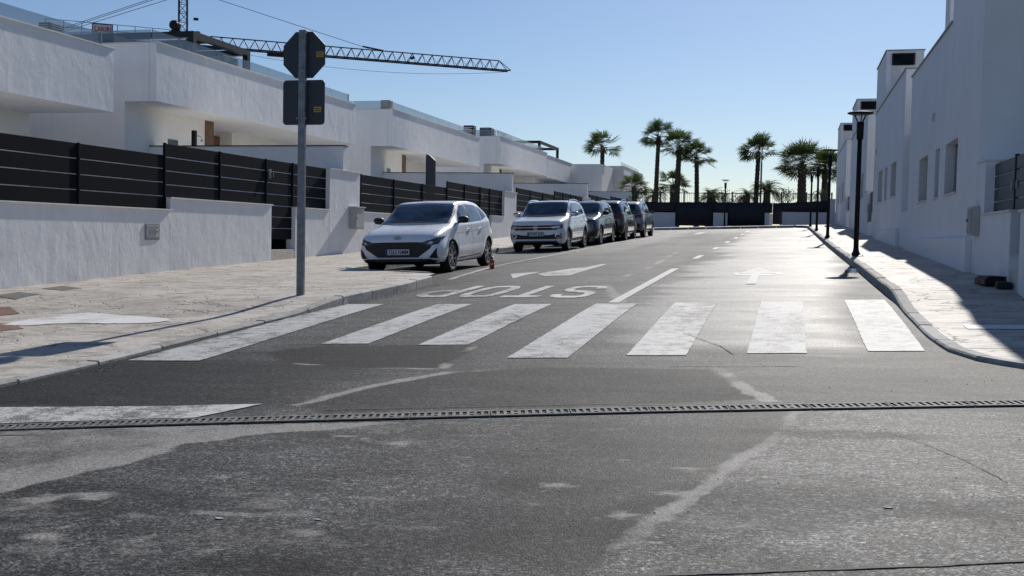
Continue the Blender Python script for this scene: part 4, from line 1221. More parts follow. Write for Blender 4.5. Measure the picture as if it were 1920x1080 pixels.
def fan_crown(seed, n=46, R=1.5, droop=0.6):
    rnd = random.Random(seed)
    mb = MB()
    for i in range(n):
        az = rnd.uniform(0, 2 * math.pi)
        u = (i + 0.5) / n
        el = rad(86 - 112 * u ** 0.8 + rnd.uniform(-10, 10))
        L = R * rnd.uniform(0.42, 0.70)
        d = Vector((math.cos(az) * math.cos(el), math.sin(az) * math.cos(el), math.sin(el)))
        tip = d * L + Vector((0, 0, -0.10 * droop))
        mb.tube((0, 0, 0), tip, 0.016, 0.008, 3, False)
        side = d.cross(Vector((0, 0, 1)))
        if side.length < 0.05: side = Vector((1, 0, 0))
        side.normalize()
        side = (Matrix.Rotation(rnd.uniform(-.6, .6), 3, d) @ side)
        m = 13
        for k in range(m):
            a = rad(-78 + 156 * k / (m - 1)) + rnd.uniform(-.05, .05)
            bd = (d * math.cos(a) + side * math.sin(a)).normalized()
            bl = R * (0.62 - 0.16 * abs(a) / 1.75) * rnd.uniform(0.85, 1.1)
            mid = tip + bd * bl * 0.55 + Vector((0, 0, -0.03 * droop))
            end = tip + bd * bl + Vector((0, 0, -bl * (0.10 + 0.30 * rnd.random()) * droop))
            wv = bd.cross(d.cross(side)).normalized() * 0.038
            if wv.length < 1e-4: wv = side * 0.03
            mb.add([tip, mid + wv, end, mid - wv], [(0, 1, 2, 3)])
    return mb.mesh('crown')

def feather_crown(seed, n=40, R=2.0, up=75, low=-25):
    rnd = random.Random(seed)
    mb = MB()
    for i in range(n):
        az = rnd.uniform(0, 2 * math.pi); u = (i + .5) / n
        el0 = rad(up - (up - low) * u)
        L = R * rnd.uniform(0.8, 1.05)
        p = Vector((0, 0, 0)); prev = p
        segs = 9
        el = el0
        for s in range(segs):
            d = Vector((math.cos(az) * math.cos(el), math.sin(az) * math.cos(el), math.sin(el)))
            q = prev + d * (L / segs)
            mb.tube(prev, q, 0.022 * (1 - s / segs) + 0.004, 0.022 * (1 - (s + 1) / segs) + 0.003, 3, False)
            sd = d.cross(Vector((0, 0, 1)))
            if sd.length < 0.05: sd = Vector((1, 0, 0))
            sd.normalize(); upv = sd.cross(d)
            for h in (0.25, 0.75):
                base = prev + (q - prev) * h
                for sg_ in (-1, 1):
                    ll = R * 0.26 * (1.0 - 0.6 * abs(s / segs - 0.4)) * rnd.uniform(.8, 1.1)
                    bd = (sd * sg_ * 0.75 + d * 0.6 + upv * rnd.uniform(0, 0.35)).normalized()
                    e = base + bd * ll + Vector((0, 0, -0.10 * ll))
                    w = d * 0.030
                    mb.add([base - w, base + w, e], [(0, 1, 2)])
            prev = q
            el -= rad(9 + 5 * s / segs)
    return mb.mesh('crown')

CROWNS = [fan_crown(1), fan_crown(2, 42, 1.5, 0.8), fan_crown(3, 44, 1.55, 0.7)]
CROWNS.append(fan_crown(9, 84, 2.0, 0.6))
FEATH = [feather_crown(5, 54), feather_crown(6, 60, 1.7, 85, 5)]
def palm(x, y, zc, label, crown, r=0.24, s=1.0, lean=0.0, skirt=True, ground=2.2):
    p = thing('palm_tree', label, 'palm tree', (x, y, ground), 0, 'palms behind the street end')
    H = zc - ground
    mb = MB(); n = 10; prof = []
    steps = max(8, int(H / 0.16))
    rnd = random.Random(int(x * 100))
    vs = []; fs = []
    for k in range(steps + 1):
        t = k / steps
        rr_ = r * (1.25 - 0.35 * t if t < .15 else 1.2 - 0.28 * t) * (1.0 + (0.10 if k % 2 else -0.04)) * rnd.uniform(.95, 1.05)
        if t > 0.86: rr_ *= 1.05
        for i in range(n):
            a = 2 * math.pi * i / n + (0.3 if k % 2 else 0)
            vs.append((lean * t * t + rr_ * math.cos(a), rr_ * math.sin(a), H * t))
    for k in range(steps):
        for i in range(n):
            j = (i + 1) % n
            fs.append((k * n + i, k * n + j, (k + 1) * n + j, (k + 1) * n + i))
    MB().add(vs, fs).build('trunk', M['trunk'], p)
    o = bpy.data.objects.new('crown', crown); COL.objects.link(o); o.parent = p
    if not crown.materials: crown.materials.append(M['frond'])
    o.location = (lean, 0, H); o.rotation_euler = (0, 0, x * 1.7); o.scale = (s, s, s)
    if skirt:
        rnd2 = random.Random(int(x * 77))
        d = MB()
        for k in range(26):
            az = rnd2.uniform(0, 6.28); l = rnd2.uniform(.3, .6) * s
            a = Vector((lean + 0.16 * math.cos(az), 0.16 * math.sin(az), H - 0.05))
            b = a + Vector((0.22 * math.cos(az), 0.22 * math.sin(az), -l))
            w = Vector((-math.sin(az), math.cos(az), 0)) * 0.05
            d.add([a, b - w, b + w], [(0, 1, 2)])
        d.build('dry_skirt', M['frond_dry'], p)
    return p
PY_ = 88.0
palm(-15.46, PY_, 8.75, 'lone fan palm rising over the far villa roof, leftmost of the tall palms', CROWNS[2], 0.18)
palm(-10.95, PY_, 9.55, 'tallest fan palm, left one of the tall group of three', CROWNS[0], 0.17, 1.0, 0.12)
palm(-9.12, PY_ - 1, 8.65, 'thick fan palm in the middle of the tall group of three', CROWNS[1], 0.21, 1.08, 0.1)
palm(-7.68, PY_ + 1, 8.0, 'fan palm with sagging fronds, right one of the tall group of three', CROWNS[2], 0.18, 0.98, -0.12)
palm(-2.92, PY_, 8.35, 'single tall fan palm standing beside the thin mast', CROWNS[0], 0.18, 1.05, 0.12)
palm(0.60, PY_ - 2, 7.2, 'stout palm with wide ragged crown behind the far street lamps', CROWNS[3], 0.32, 1.0)
palm(2.35, PY_, 7.0, 'palm half hidden by the right house end', CROWNS[3], 0.24, 0.85)
palm(-12.75, PY_, 5.4, 'short palm beside the end of the left villas', CROWNS[0], 0.2, 0.85, skirt=False)
palm(-9.80, PY_ + 2, 5.75, 'short fan palm standing behind the group of three', CROWNS[1], 0.2, 0.98, skirt=False)
palm(-6.52, PY_, 4.55, 'low feather palm left of the street end lamp', FEATH[1], 0.3, 0.9, skirt=False)
palm(-2.05, PY_ - 1, 5.1, 'low bushy feather palm right of the thin mast', FEATH[1], 0.28, 0.95, skirt=False)
palm(-11.4, PY_ + 3, 4.9, 'low feather palm left of the tallest palm', FEATH[0], 0.25, 0.7, skirt=False)
palm(-3.7, PY_ + 2, 4.9, 'low feather palm left of the thin mast', FEATH[0], 0.25, 0.6, skirt=False)
ms = thing('mast', 'thin grey mast rising beside the single palm', 'mast', (-2.64, 91.0, 2.2))
MB().tube((0, 0, 0), (0, 0, 5.5), 0.09, 0.07, 8).build('pole', M['galv'], ms)
MB().tube((0, 0, 5.5), (0.05, 0, 7.95), 0.05, 0.035, 8).build('tip', M['galv'], ms)

def twig_tree(x, y, z0, H, seed, label):
    t = thing('bare_tree', label, 'tree', (x, y, z0), 0, 'bare bushes behind the street end')
    rnd = random.Random(seed)
    tr = MB(); lv = MB()
    def grow(p, d, l, r, dep):
        q = p + d * l
        tr.tube(p, q, r, r * 0.7, 4, False)
        if dep == 0:
            for _ in range(1):
                c = q + Vector((rnd.uniform(-.14, .14), rnd.uniform(-.14, .14), rnd.uniform(-.1, .14)))
                a = Vector((rnd.uniform(-1, 1), rnd.uniform(-1, 1), rnd.uniform(-1, 1))).normalized() * 0.06
                b = Vector((rnd.uniform(-1, 1), rnd.uniform(-1, 1), rnd.uniform(-1, 1))).normalized() * 0.045
                lv.add([c - a, c + b, c + a, c - b], [(0, 1, 2, 3)])
            return
        for _ in range(3 if dep > 1 else 2):
            nd = (d + Vector((rnd.uniform(-.8, .8), rnd.uniform(-.8, .8), rnd.uniform(-.15, .5)))).normalized()
            grow(q, nd, l * rnd.uniform(.6, .85), r * 0.62, dep - 1)
    for _ in range(3):
        grow(Vector((0, 0, 0)), Vector((rnd.uniform(-.4, .4), rnd.uniform(-.4, .4), 1)).normalized(), H * 0.34, 0.04, 4)
    tr.build('trunk', M['twig'], t); lv.build('crown', M['frond'], t)
twig_tree(-5.0, 79.0, 2.8, 2.0, 3, 'bare twiggy bush right of the street end lamp')
twig_tree(-4.0, 80.0, 2.8, 1.8, 4, 'second twiggy bush left of the single tall palm')
twig_tree(-0.6, 80.0, 2.8, 2.2, 5, 'twiggy bush left of the stout palm')
twig_tree(1.6, 81.0, 2.8, 2.2, 6, 'twiggy bush below the far right street lamps')
twig_tree(-11.0, 80.0, 2.8, 1.9, 8, 'twiggy bush at the foot of the tall group of three palms')

# ---------------------------------------------------------------- tower crane behind the houses
CA = Vector((-63.79, 102.61, 20.97)); CD = Vector((0.8083, 0.58877, 0.0)).normalized(); CS = Vector((CD.y, -CD.x, 0))
cr = thing('tower_crane', 'dark tower crane rising behind the left villas with its jib over the street', 'crane', (CA.x, CA.y, 1.5))
o0 = Vector((CA.x, CA.y, 1.5))
def P_(t, s, z): return CA + CD * t + CS * s + Vector((0, 0, z)) - o0
m = MB(); w = 0.42
for a in (-w, w):
    for b in (-w, w):
        m.bar(P_(a, b, -19.4), P_(a, b, 6.6), 0.11, 0.11)
z = -19.4; k = 0
while z < 6.4:
    for (a, b, c, d) in ((-w, -w, w, -w), (w, -w, w, w), (w, w, -w, w), (-w, w, -w, -w)):
        if k % 2: m.bar(P_(a, b, z), P_(c, d, z + 0.95), 0.06, 0.06)
        else: m.bar(P_(c, d, z), P_(a, b, z + 0.95), 0.06, 0.06)
        m.bar(P_(a, b, z), P_(c, d, z), 0.05, 0.05)
    z += 0.95; k += 1
m.build('mast', M['steel_dark'], cr)
m = MB()
for a in (-w, w):
    for b in (-w, w): m.bar(P_(a, b, 6.6), P_(0, 0, 9.0), 0.09, 0.09)
m.build('apex', M['steel_dark'], cr)
m = MB(); hw = 0.5; T0, T1 = 2.8, 36.2
for s in (-hw, hw): m.bar(P_(-0.4, s, 0), P_(37.5, s, 0), 0.12, 0.14)
m.bar(P_(T0, 0, 1.13), P_(T1, 0, 1.13), 0.11, 0.11)
m.bar(P_(T1, 0, 1.13), P_(37.5, -hw, 0.05), 0.07, 0.07); m.bar(P_(T1, 0, 1.13), P_(37.5, hw, 0.05), 0.07, 0.07)
t = T0; n = int((T1 - T0) / 1.18); dt = (T1 - T0) / n
for i in range(n):
    for s in (-hw, hw):
        m.bar(P_(t, 0, 1.1), P_(t + dt / 2, s, 0.05), 0.055, 0.055)
        m.bar(P_(t + dt / 2, s, 0.05), P_(t + dt, 0, 1.1), 0.055, 0.055)
    m.bar(P_(t + dt / 2, -hw, 0), P_(t + dt / 2, hw, 0), 0.05, 0.05)
    t += dt
m.build('jib', M['steel_dark'], cr)
m = MB()
for s in (-hw, hw): m.bar(P_(-13.5, s, -0.1), P_(0.4, s, -0.1), 0.12, 0.18)
for k in range(12): m.bar(P_(-13 + k * 1.15, -hw, -0.1), P_(-13 + k * 1.15, hw, -0.1), 0.08, 0.08)
m.build('counter_jib', M['steel_dark'], cr)
m = MB()
for z in (0.75, 1.45): m.bar(P_(-13.5, hw, z), P_(-1.4, hw, z - 0.05), 0.05, 0.05)
for k in range(8): m.bar(P_(-13.5 + k * 1.73, hw, -0.1), P_(-13.5 + k * 1.73, hw, 1.42), 0.05, 0.05)
m.build('railing', M['steel_dark'], cr)
m = MB(); m.bar(P_(-13.4, 0, -1.2), P_(-11.6, 0, -1.2), 0.9, 1.8)
m.build('counterweight', M['box_grey2'], cr)
MB().bar(P_(0.9, 0.35, 0.6), P_(0.9, 0.35, 2.2), 0.9, 0.7).build('winch_cab', M['steel_dark'], cr) if False else None
m = MB(); m.lathe([(0.0, -0.35), (0.5, -0.35), (0.55, 0), (0.5, 0.35), (0, 0.35)], 14, tuple(P_(-0.85, 0.5, 1.9)), 'Y').lathe([(0.0, -0.3), (0.4, -0.3), (0.4, 0.3), (0, 0.3)], 14, tuple(P_(-0.9, 0.5, 1.05)), 'Y')
m.build('winch', M['steel_dark'], cr)
MB().bar(P_(1.1, -0.3, 2.9), P_(1.6, -0.3, 2.9), 0.3, 0.25).build('floodlight', M['steel_dark'], cr)
MB().bar(P_(1.55, -0.3, -0.2), P_(1.55, -0.3, 1.6), 0.35, 0.4).build('control_box', M['anthracite2'], cr)
def cable(a, b, r=0.03, sag=0.0, n=1):
    mb = MB(); prev = a
    for i in range(1, n + 1):
        t = i / n
        q = a + (b - a) * t + Vector((0, 0, -sag * 4 * t * (1 - t)))
        mb.tube(prev, q, r, None, 5); prev = q
    mb.build('cable', M['steel_dark'], cr)
cable(P_(0, 0, 6.0), P_(20.3, 0, 1.25)); cable(P_(0, -hw, 5.9), P_(-13.3, -hw, 0)); cable(P_(0, hw, 5.9), P_(-13.3, hw, 0)); cable(P_(0, 0, 5.3), P_(-12.4, hw, 0))
cable(P_(1.5, 0, 0.2), P_(37.3, 0, -0.1), 0.02, 1.3, 18)
MB().bar(P_(19.6, 0, 1.45), P_(22.0, 0, 1.16), 0.16, 0.16).build('stay_plate', M['steel_dark'], cr)
MB().bar(P_(9.0, -0.6, -0.2), P_(11.0, -0.6, -0.2), 0.5, 0.35).build('trolley', M['steel_dark'], cr)
MB().bar(P_(25.3, 0, 0.5), P_(25.7, 0, 0.75), 0.2, 0.3).build('limit_lamp', M['steel_dark'], cr)
# lettered board on the counter jib railing
brd = thing('crane_sign_board', 'white board with red LARDIN lettering on the crane railing', 'sign', tuple(CA + CD * -8.05 + CS * (hw + 0.12) + Vector((0, 0, 0.82))), math.atan2(CD.y, CD.x))
M['board_white'] = plain('board_white', (0.55, 0.53, 0.53), 0.6, var=0.1)
M['board_red'] = plain('board_red', (0.33, 0.03, 0.05), 0.6)
MB().box(-1.02, 1.02, 0.03, 0.07, -0.58, 0.58).build('frame', M['steel_dark'], brd)
MB().box(-0.93, 0.93, 0.0, 0.0295, -0.49, 0.49).build('panel', M['board_white'], brd)
for s_, x0, sz in (('L', -0.66, 0.78), ('A', -0.34, 0.62), ('R', -0.05, 0.58), ('D', 0.22, 0.58), ('I', 0.44, 0.62), ('N', 0.66, 0.78)):
    me = text_mesh(s_, sz, 0.0, 0.02, sx=0.72)
    me.transform(Matrix.Translation((x0, 0, 0)) @ Matrix.Rotation(math.pi / 2, 4, 'X') @ Matrix.Identity(4))
    me.transform(Matrix.Translation((0, -0.004, 0.0)))
    link('letter', me, M['board_red'], brd)

# ---------------------------------------------------------------- parked cars
def paint_car(name, col, rough=0.28, metal=0.0):
    m, nt, b = newmat(name)
    v = coords(nt, obj=True)
    n = noise(nt, v, 3.0, 4)
    nt.links.new(ramp(nt, n, [(0.3, [c * 0.94 for c in col]), (0.7, col)]), b.inputs['Base Color'])
    rg = ramp(nt, noise(nt, v, 14.0, 5), [(0.35, rough), (0.7, rough + 0.08)])
    nt.links.new(rg, b.inputs['Roughness'])
    b.inputs['Metallic'].default_value = metal
    b.inputs['Coat Weight'].default_value = 0.8
    b.inputs['Coat Roughness'].default_value = 0.06
    return m
M['car_white'] = paint_car('car_paint_white', (0.84, 0.85, 0.86))
M['car_white2'] = paint_car('car_paint_warm_white', (0.78, 0.79, 0.80))
M['car_grey'] = paint_car('car_paint_dark_grey', (0.045, 0.048, 0.055), 0.25, 0.4)
M['car_black'] = paint_car('car_paint_black', (0.012, 0.013, 0.016), 0.22)
M['car_silver'] = paint_car('car_paint_silver', (0.20, 0.21, 0.22), 0.28, 0.5)
M['car_glass'] = plain('car_glass', (0.030, 0.050, 0.070), 0.05, var=0.8, scale=3.5, coat=0.3)
M['car_glass_dark'] = plain('car_glass_tinted', (0.006, 0.007, 0.009), 0.06, var=0.2)
M['car_plastic'] = plain('car_black_plastic', (0.010, 0.010, 0.011), 0.55, var=0.2, scale=20)
M['car_under'] = plain('car_underside', (0.006, 0.006, 0.006), 0.9)
M['tyre'] = plain('tyre_rubber', (0.012, 0.012, 0.012), 0.8, var=0.2, scale=20)
M['alloy'] = plain('wheel_alloy', (0.36, 0.36, 0.36), 0.35, 0.7, var=0.1, scale=9)
M['alloy_dark'] = plain('wheel_dark', (0.03, 0.03, 0.03), 0.5, 0.3)
M['lamp_glass'] = plain('headlight_glass', (0.06, 0.065, 0.075), 0.08, var=0.4, scale=18)
M['lamp_inner'] = plain('headlight_bright', (0.45, 0.47, 0.5), 0.2, 0.5, var=0.2, scale=20)
M['tail_red'] = plain('tail_light_red', (0.16, 0.008, 0.008), 0.2)
M['chrome'] = plain('chrome_trim', (0.55, 0.56, 0.58), 0.18, 1.0, var=0.05)
M['plate'] = plain('plate_white', (0.55, 0.56, 0.58), 0.45, var=0.04)
M['plate_blue'] = plain('plate_blue', (0.01, 0.04, 0.22), 0.45)
M['ink'] = plain('plate_ink', (0.01, 0.01, 0.012), 0.5)

def catmull(P, n):
    P = np.array(P, float)
    Q = np.vstack([2 * P[0] - P[1], P, 2 * P[-1] - P[-2]])
    out = []
    for i in range(1, len(Q) - 2):
        for k in range(n):
            t = k / n
            p0, p1, p2, p3 = Q[i - 1], Q[i], Q[i + 1], Q[i + 2]
            out.append(0.5 * (2 * p1 + (p2 - p0) * t + (2 * p0 - 5 * p1 + 4 * p2 - p3) * t * t + (3 * p1 - p0 - 3 * p2 + p3) * t ** 3))
    out.append(P[-1])
    return np.array(out)

def pchip(x, y, xi):
    x = np.asarray(x, float); y = np.asarray(y, float)
    h = np.diff(x); dl = np.diff(y) / h
    d = np.zeros_like(y)
    for i in range(1, len(x) - 1):
        if dl[i - 1] * dl[i] > 0:
            w1 = 2 * h[i] + h[i - 1]; w2 = h[i] + 2 * h[i - 1]
            d[i] = (w1 + w2) / (w1 / dl[i - 1] + w2 / dl[i])
    d[0], d[-1] = dl[0], dl[-1]
    i = np.clip(np.searchsorted(x, xi) - 1, 0, len(x) - 2)
    t = (xi - x[i]) / h[i]
    return (2 * t**3 - 3 * t**2 + 1) * y[i] + (t**3 - 2 * t**2 + t) * h[i] * d[i] + (-2 * t**3 + 3 * t**2) * y[i + 1] + (t**3 - t**2) * h[i] * d[i + 1]

def car_shell(ST):
    """ST rows: y, z_bottom, half width sill, half width max, z of max, half width belt, z belt, half width roof, z top"""
    A = np.array(ST, float)
    ysn = np.unique(np.concatenate([A[:, 0], np.linspace(A[0, 0], A[-1, 0], 64)]))
    C = [pchip(A[:, 0], A[:, k], ysn) for k in range(1, 9)]
    rings = []
    for i, y in enumerate(ysn):
        zb, ws, wm, zm, wb, zbl, wr, zt = [c[i] for c in C]
        g = float(smooth(0.10, 0.34, zt - zbl))          # 0 bonnet section, 1 cabin section
        def mix(a, b): return a * (1 - g) + b * g
        pts = [(0, zb), (ws * 0.8, zb), (ws, zb + 0.05), (wm * 0.99, zb + (zm - zb) * 0.55), (wm, zm),
               (wb + (wm - wb) * 0.35, zm + (zbl - zm) * 0.7), (wb, zbl),
               (mix(wb * 0.90, wb - 0.025), zbl + mix((zt - zbl) * 0.62, 0.05)),
               (mix(wb * 0.72, (wb + wr) / 2 + 0.012), zbl + mix((zt - zbl) * 0.86, (zt - zbl) * 0.50)),
               (mix(wb * 0.5, wr), mix(zbl + (zt - zbl) * 0.95, zt - 0.065)),
               (mix(wb * 0.3, wr * 0.84), mix(zt - (zt - zbl) * 0.02, zt - 0.016)),
               (0, zt)]
        r = catmull(pts, 4)
        rings.append([(x, y, z) for x, z in r])
    mb = MB(); n = len(rings[0])
    full = []
    for r in rings:
        full.append(r + [(-x, y, z) for x, y, z in r[-2:0:-1]])
    m = len(full[0])
    vs = [p for r in full for p in r]
    fs = []
    for k in range(len(full) - 1):
        for i in range(m):
            j = (i + 1) % m
            fs.append((k * m + i, k * m + j, (k + 1) * m + j, (k + 1) * m + i))
    fs.append(tuple(range(m))); fs.append(tuple(range((len(full) - 1) * m, len(full) * m))[::-1])
    return MB().add(vs, fs)

class Car:
    def __init__(s, label, ST, body_mat, loc, rz, wheels, R, W, group='cars parked along the left kerb'):
        s.root = thing('parked_car', label, 'car', loc, rz, group)
        s.mat = body_mat
        me = car_shell(ST).mesh('body')
        bm = bmesh.new(); bm.from_mesh(me)
        s.bvh = BVHTree.FromBMesh(bm); bm.free()
        # cut wheel arches
        s.body = link('body', me, body_mat, s.root, True)
        cut = MB()
        for y in wheels:
            for sx in (-1, 1):
                x0, x1 = (W - 0.26, W + 0.2) if sx > 0 else (-W - 0.2, -W + 0.26)
                cut.lathe([(R * 1.13, x0), (R * 1.13, x1)], 30, (0, y, R * 0.98), 'X')
        co = cut.build('cutter', M['car_under'], s.root)
        md = s.body.modifiers.new('arches', 'BOOLEAN'); md.object = co; md.operation = 'DIFFERENCE'; md.solver = 'EXACT'
        bpy.context.view_layer.update()
        dg = bpy.context.evaluated_depsgraph_get()
        nm = bpy.data.meshes.new_from_object(s.body.evaluated_get(dg))
        s.body.modifiers.clear()
        s.body.data = nm
        nm.name = 'body'
        nm.materials.clear(); nm.materials.append(body_mat); nm.materials.append(M['car_under'])
        # arch linings and underside go dark
        for p in nm.polygons:
            c = p.center
            p.material_index = 0
            if p.normal.z < -0.75 and c.z < 0.42: p.material_index = 1
            for y in wheels:
                d = math.hypot(c.y - y, c.z - R * 0.98)
                if d < R * 1.14 + 0.004 and abs(c.x) < W - 0.02 and (abs(math.hypot(c.y - y, c.z - R * .98) - R * 1.13) < 0.012 or abs(abs(c.x) - (W - 0.26)) < 0.006):
                    p.material_index = 1
        nm.polygons.foreach_set('use_smooth', [True] * len(nm.polygons))
        mdw = s.body.modifiers.new('ws', 'WEIGHTED_NORMAL') if False else None
        bpy.data.objects.remove(co)
        s.R, s.W = R, W
        s.wheels = wheels
    def hit(s, o, d):
        r = s.bvh.ray_cast(Vector(o), Vector(d))
        return r
    def panel(s, name, poly, axis, mat, off=0.004, fine=0.05, parent=None, mirror=False):
        """surface panel: polygon drawn in the side / front / rear / top view laid onto the shell"""
        res = []
        for sg_ in ((1, -1) if mirror else (1,)):
            bm = tess(poly, fine)
            bad = []
            for v in bm.verts:
                a, b = v.co.x, v.co.y
                if axis == 'side': o, d = (3 * sg_, a, b), (-sg_, 0, 0)
                elif axis == 'front': o, d = (a * sg_, -3, b), (0, 1, 0)
                elif axis == 'rear': o, d = (a * sg_, 9, b), (0, -1, 0)
                else: o, d = (a * sg_, b, 4), (0, 0, -1)
                h = s.hit(o, d)
                if h[0] is None: bad.append(v); continue
                v.co = h[0] + h[1].normalized() * off
            if bad: bmesh.ops.delete(bm, geom=bad, context='VERTS')
            bmesh.ops.recalc_face_normals(bm, faces=bm.faces)
            dv = {'side': Vector((sg_, 0, 0)), 'front': Vector((0, -1, 0)), 'rear': Vector((0, 1, 0)), 'top': Vector((0, 0, 1))}[axis]
            if bm.faces and sum((f.normal.dot(dv) for f in bm.faces)) < 0:
                bmesh.ops.reverse_faces(bm, faces=bm.faces)
            me = bpy.data.meshes.new(name); bm.to_mesh(me); bm.free()
            res.append(link(name, me, mat, parent or s.root, True))
        return res if mirror else res[0]
    def line(s, name, pts, axis, w=0.006, mirror=False, mat=None, off=0.0025):
        poly = []
        P = np.array(pts, float)
        T = np.gradient(P, axis=0); T /= np.linalg.norm(T, axis=1)[:, None]
        Nn = np.stack([-T[:, 1], T[:, 0]], 1) * w / 2
        poly = [tuple(p) for p in P + Nn] + [tuple(p) for p in (P - Nn)[::-1]]
        return s.panel(name, poly, axis, mat or M['car_under'], off, 0.08, mirror=mirror)
    def add_wheels(s, spokes=5, style=0, rim=0.72, width=0.20, alloy=None):
        alloy = alloy or M['alloy']
        R = s.R
        for y in s.wheels:
            for sx in (-1, 1):
                w = bpy.data.objects.new('wheel', None); COL.objects.link(w); w.parent = s.root
                w.location = (sx * (s.W - 0.012), y, R)
                if sx < 0: w.rotation_euler = (0, 0, math.pi)
                wd = width
                MB().lathe([(R * rim * 0.93, -wd), (R * 0.94, -wd), (R, -wd + 0.03), (R, -0.03), (R * 0.955, -0.004), (R * rim, 0.0), (R * rim * 0.97, -0.015)], 36, (0, 0, 0), 'X', False).build('tyre', M['tyre'], w, True)
                MB().lathe([(0, -0.075), (R * rim * 0.95, -0.075), (R * rim * 0.97, -0.012), (R * rim, -0.008), (R * rim * 0.985, -0.02)], 36, (0, 0, 0), 'X', False).build('barrel', M['alloy_dark'], w, True)
                rm = MB()
                rm.lathe([(R * rim * 0.90, -0.014), (R * rim * 0.99, -0.005), (R * rim * 0.99, -0.014)], 36, (0, 0, 0), 'X', False)
                rm.lathe([(0, -0.012), (0.05, -0.012), (0.06, -0.03), (0, -0.03)], 14, (0, 0, 0), 'X')
                for k in range(spokes):
                    a = 2 * math.pi * k / spokes + 0.3
                    for da in ((-0.16, 0.16) if style == 0 else (0.0,)):
                        p0 = Vector((-0.022, 0.045 * math.cos(a + da * 2), 0.045 * math.sin(a + da * 2)))
                        aa = a + da + (0.22 if style == 1 else 0)
                        p1 = Vector((-0.012, R * rim * 0.93 * math.cos(aa), R * rim * 0.93 * math.sin(aa)))
                        rm.bar(p0, p1, 0.03 if style == 0 else 0.034, 0.014, (1, 0, 0))
                rm.build('rim', alloy, w)
    def mirrors(s, y, z, x, mat, size=1.0):
        for sx in (-1, 1):
            vs = MB()
            pr = [(0.0, 0.0), (0.05, 0.0), (0.085, 0.03), (0.10, 0.10), (0.09, 0.17), (0.05, 0.19), (0.0, 0.185)]
            L = [(0.0, 0.55), (0.04, 0.9), (0.12, 1.0), (0.18, 0.85), (0.215, 0.45)]
            V = []; Fc = []
            for l, k in L:
                for (a, b) in ((0, -0.5), (0.5, -0.45), (0.9, -0.15), (1.0, 0.15), (0.7, 0.45), (0, 0.5)):
                    V.append((sx * (x + 0.02 + l * size), y - a * 0.10 * k * size + 0.05, z + 0.09 * size + b * 0.15 * k * size))
            n = 6
            for i in range(len(L) - 1):
                for j in range(n):
                    Fc.append((i * n + j, i * n + (j + 1) % n, (i + 1) * n + (j + 1) % n, (i + 1) * n + j))
            Fc += [tuple(range(n)), tuple(range((len(L) - 1) * n, len(L) * n))]
            o = MB().add(V, Fc).build('mirror', mat, s.root, True)
            MB().bar((sx * (x - 0.05), y + 0.04, z + 0.0), (sx * (x + 0.06), y + 0.04, z + 0.05), 0.06, 0.035).build('stalk', M['car_plastic'], o)
            MB().box(sx * (x + 0.04), sx * (x + 0.19 * size), y + 0.051, y + 0.056, z + 0.04, z + 0.145 * size).build('mirror_glass', M['car_glass'], o)
    def plate_(s, text, y, z, w=0.50, h=0.11, rear=False, tilt=0.0):
        p = bpy.data.objects.new('number_plate', None); COL.objects.link(p); p.parent = s.root
        p.location = (0, y, z)
        p.rotation_euler = (tilt, 0, math.pi if rear else 0)
        MB().box(-w / 2 - 0.008, w / 2 + 0.008, 0.0005, 0.012, -h / 2 - 0.008, h / 2 + 0.008).build('holder', M['car_plastic'], p)
        MB().box(-w / 2, w / 2, -0.004, 0.0, -h / 2, h / 2).build('plate', M['plate'], p)
        MB().box(-w / 2, -w / 2 + 0.045, -0.006, -0.0042, -h / 2, h / 2).build('blue_band', M['plate_blue'], p)
        me = text_mesh(text, h * 1.02, 0.0, 0.0008, sx=0.80)
        co = np.array([v.co[:] for v in me.vertices]); mn, mx = co.min(0), co.max(0)
        sx = (w - 0.09) / (mx[0] - mn[0])
        me.transform(Matrix.Diagonal((sx, 1, 1, 1)) @ Matrix.Translation((-(mn[0] + mx[0]) / 2, -(mn[1] + mx[1]) / 2, 0)))
        me.transform(Matrix.Translation((0.02, -0.0062, 0)) @ Matrix.Rotation(math.pi / 2, 4, 'X'))
        link('lettering', me, M['ink'], p)
    def emblem_ring(s, y, z, rx, rz_, mat, inner, tilt=0.0):
        e = bpy.data.objects.new('emblem', None); COL.objects.link(e); e.parent = s.root
        e.location = (0, y, z); e.rotation_euler = (tilt, 0, 0)
        mb = MB(); n = 28; V = []; Fc = []
        for i in range(n):
            t = 2 * math.pi * i / n
            for k, yy in ((1.0, 0.0), (0.86, 0.0), (0.86, -0.008), (1.0, -0.008)):
                V.append((rx * k * math.cos(t), yy, rz_ * k * math.sin(t)))
        for i in range(n):
            j = (i + 1) % n
            for k in range(4):
                Fc.append((i * 4 + k, j * 4 + k, j * 4 + (k + 1) % 4, i * 4 + (k + 1) % 4))
        MB().add(V, Fc).build('ring', mat, e)
        mb = MB()
        for a, b in inner:
            mb.bar((a[0] * rx, -0.004, a[1] * rz_), (b[0] * rx, -0.004, b[1] * rz_), 0.010, rz_ * 0.22, (0, 1, 0))
        mb.build('letter', mat, e)

def sx_(poly): return [(-a, b) for a, b in poly]

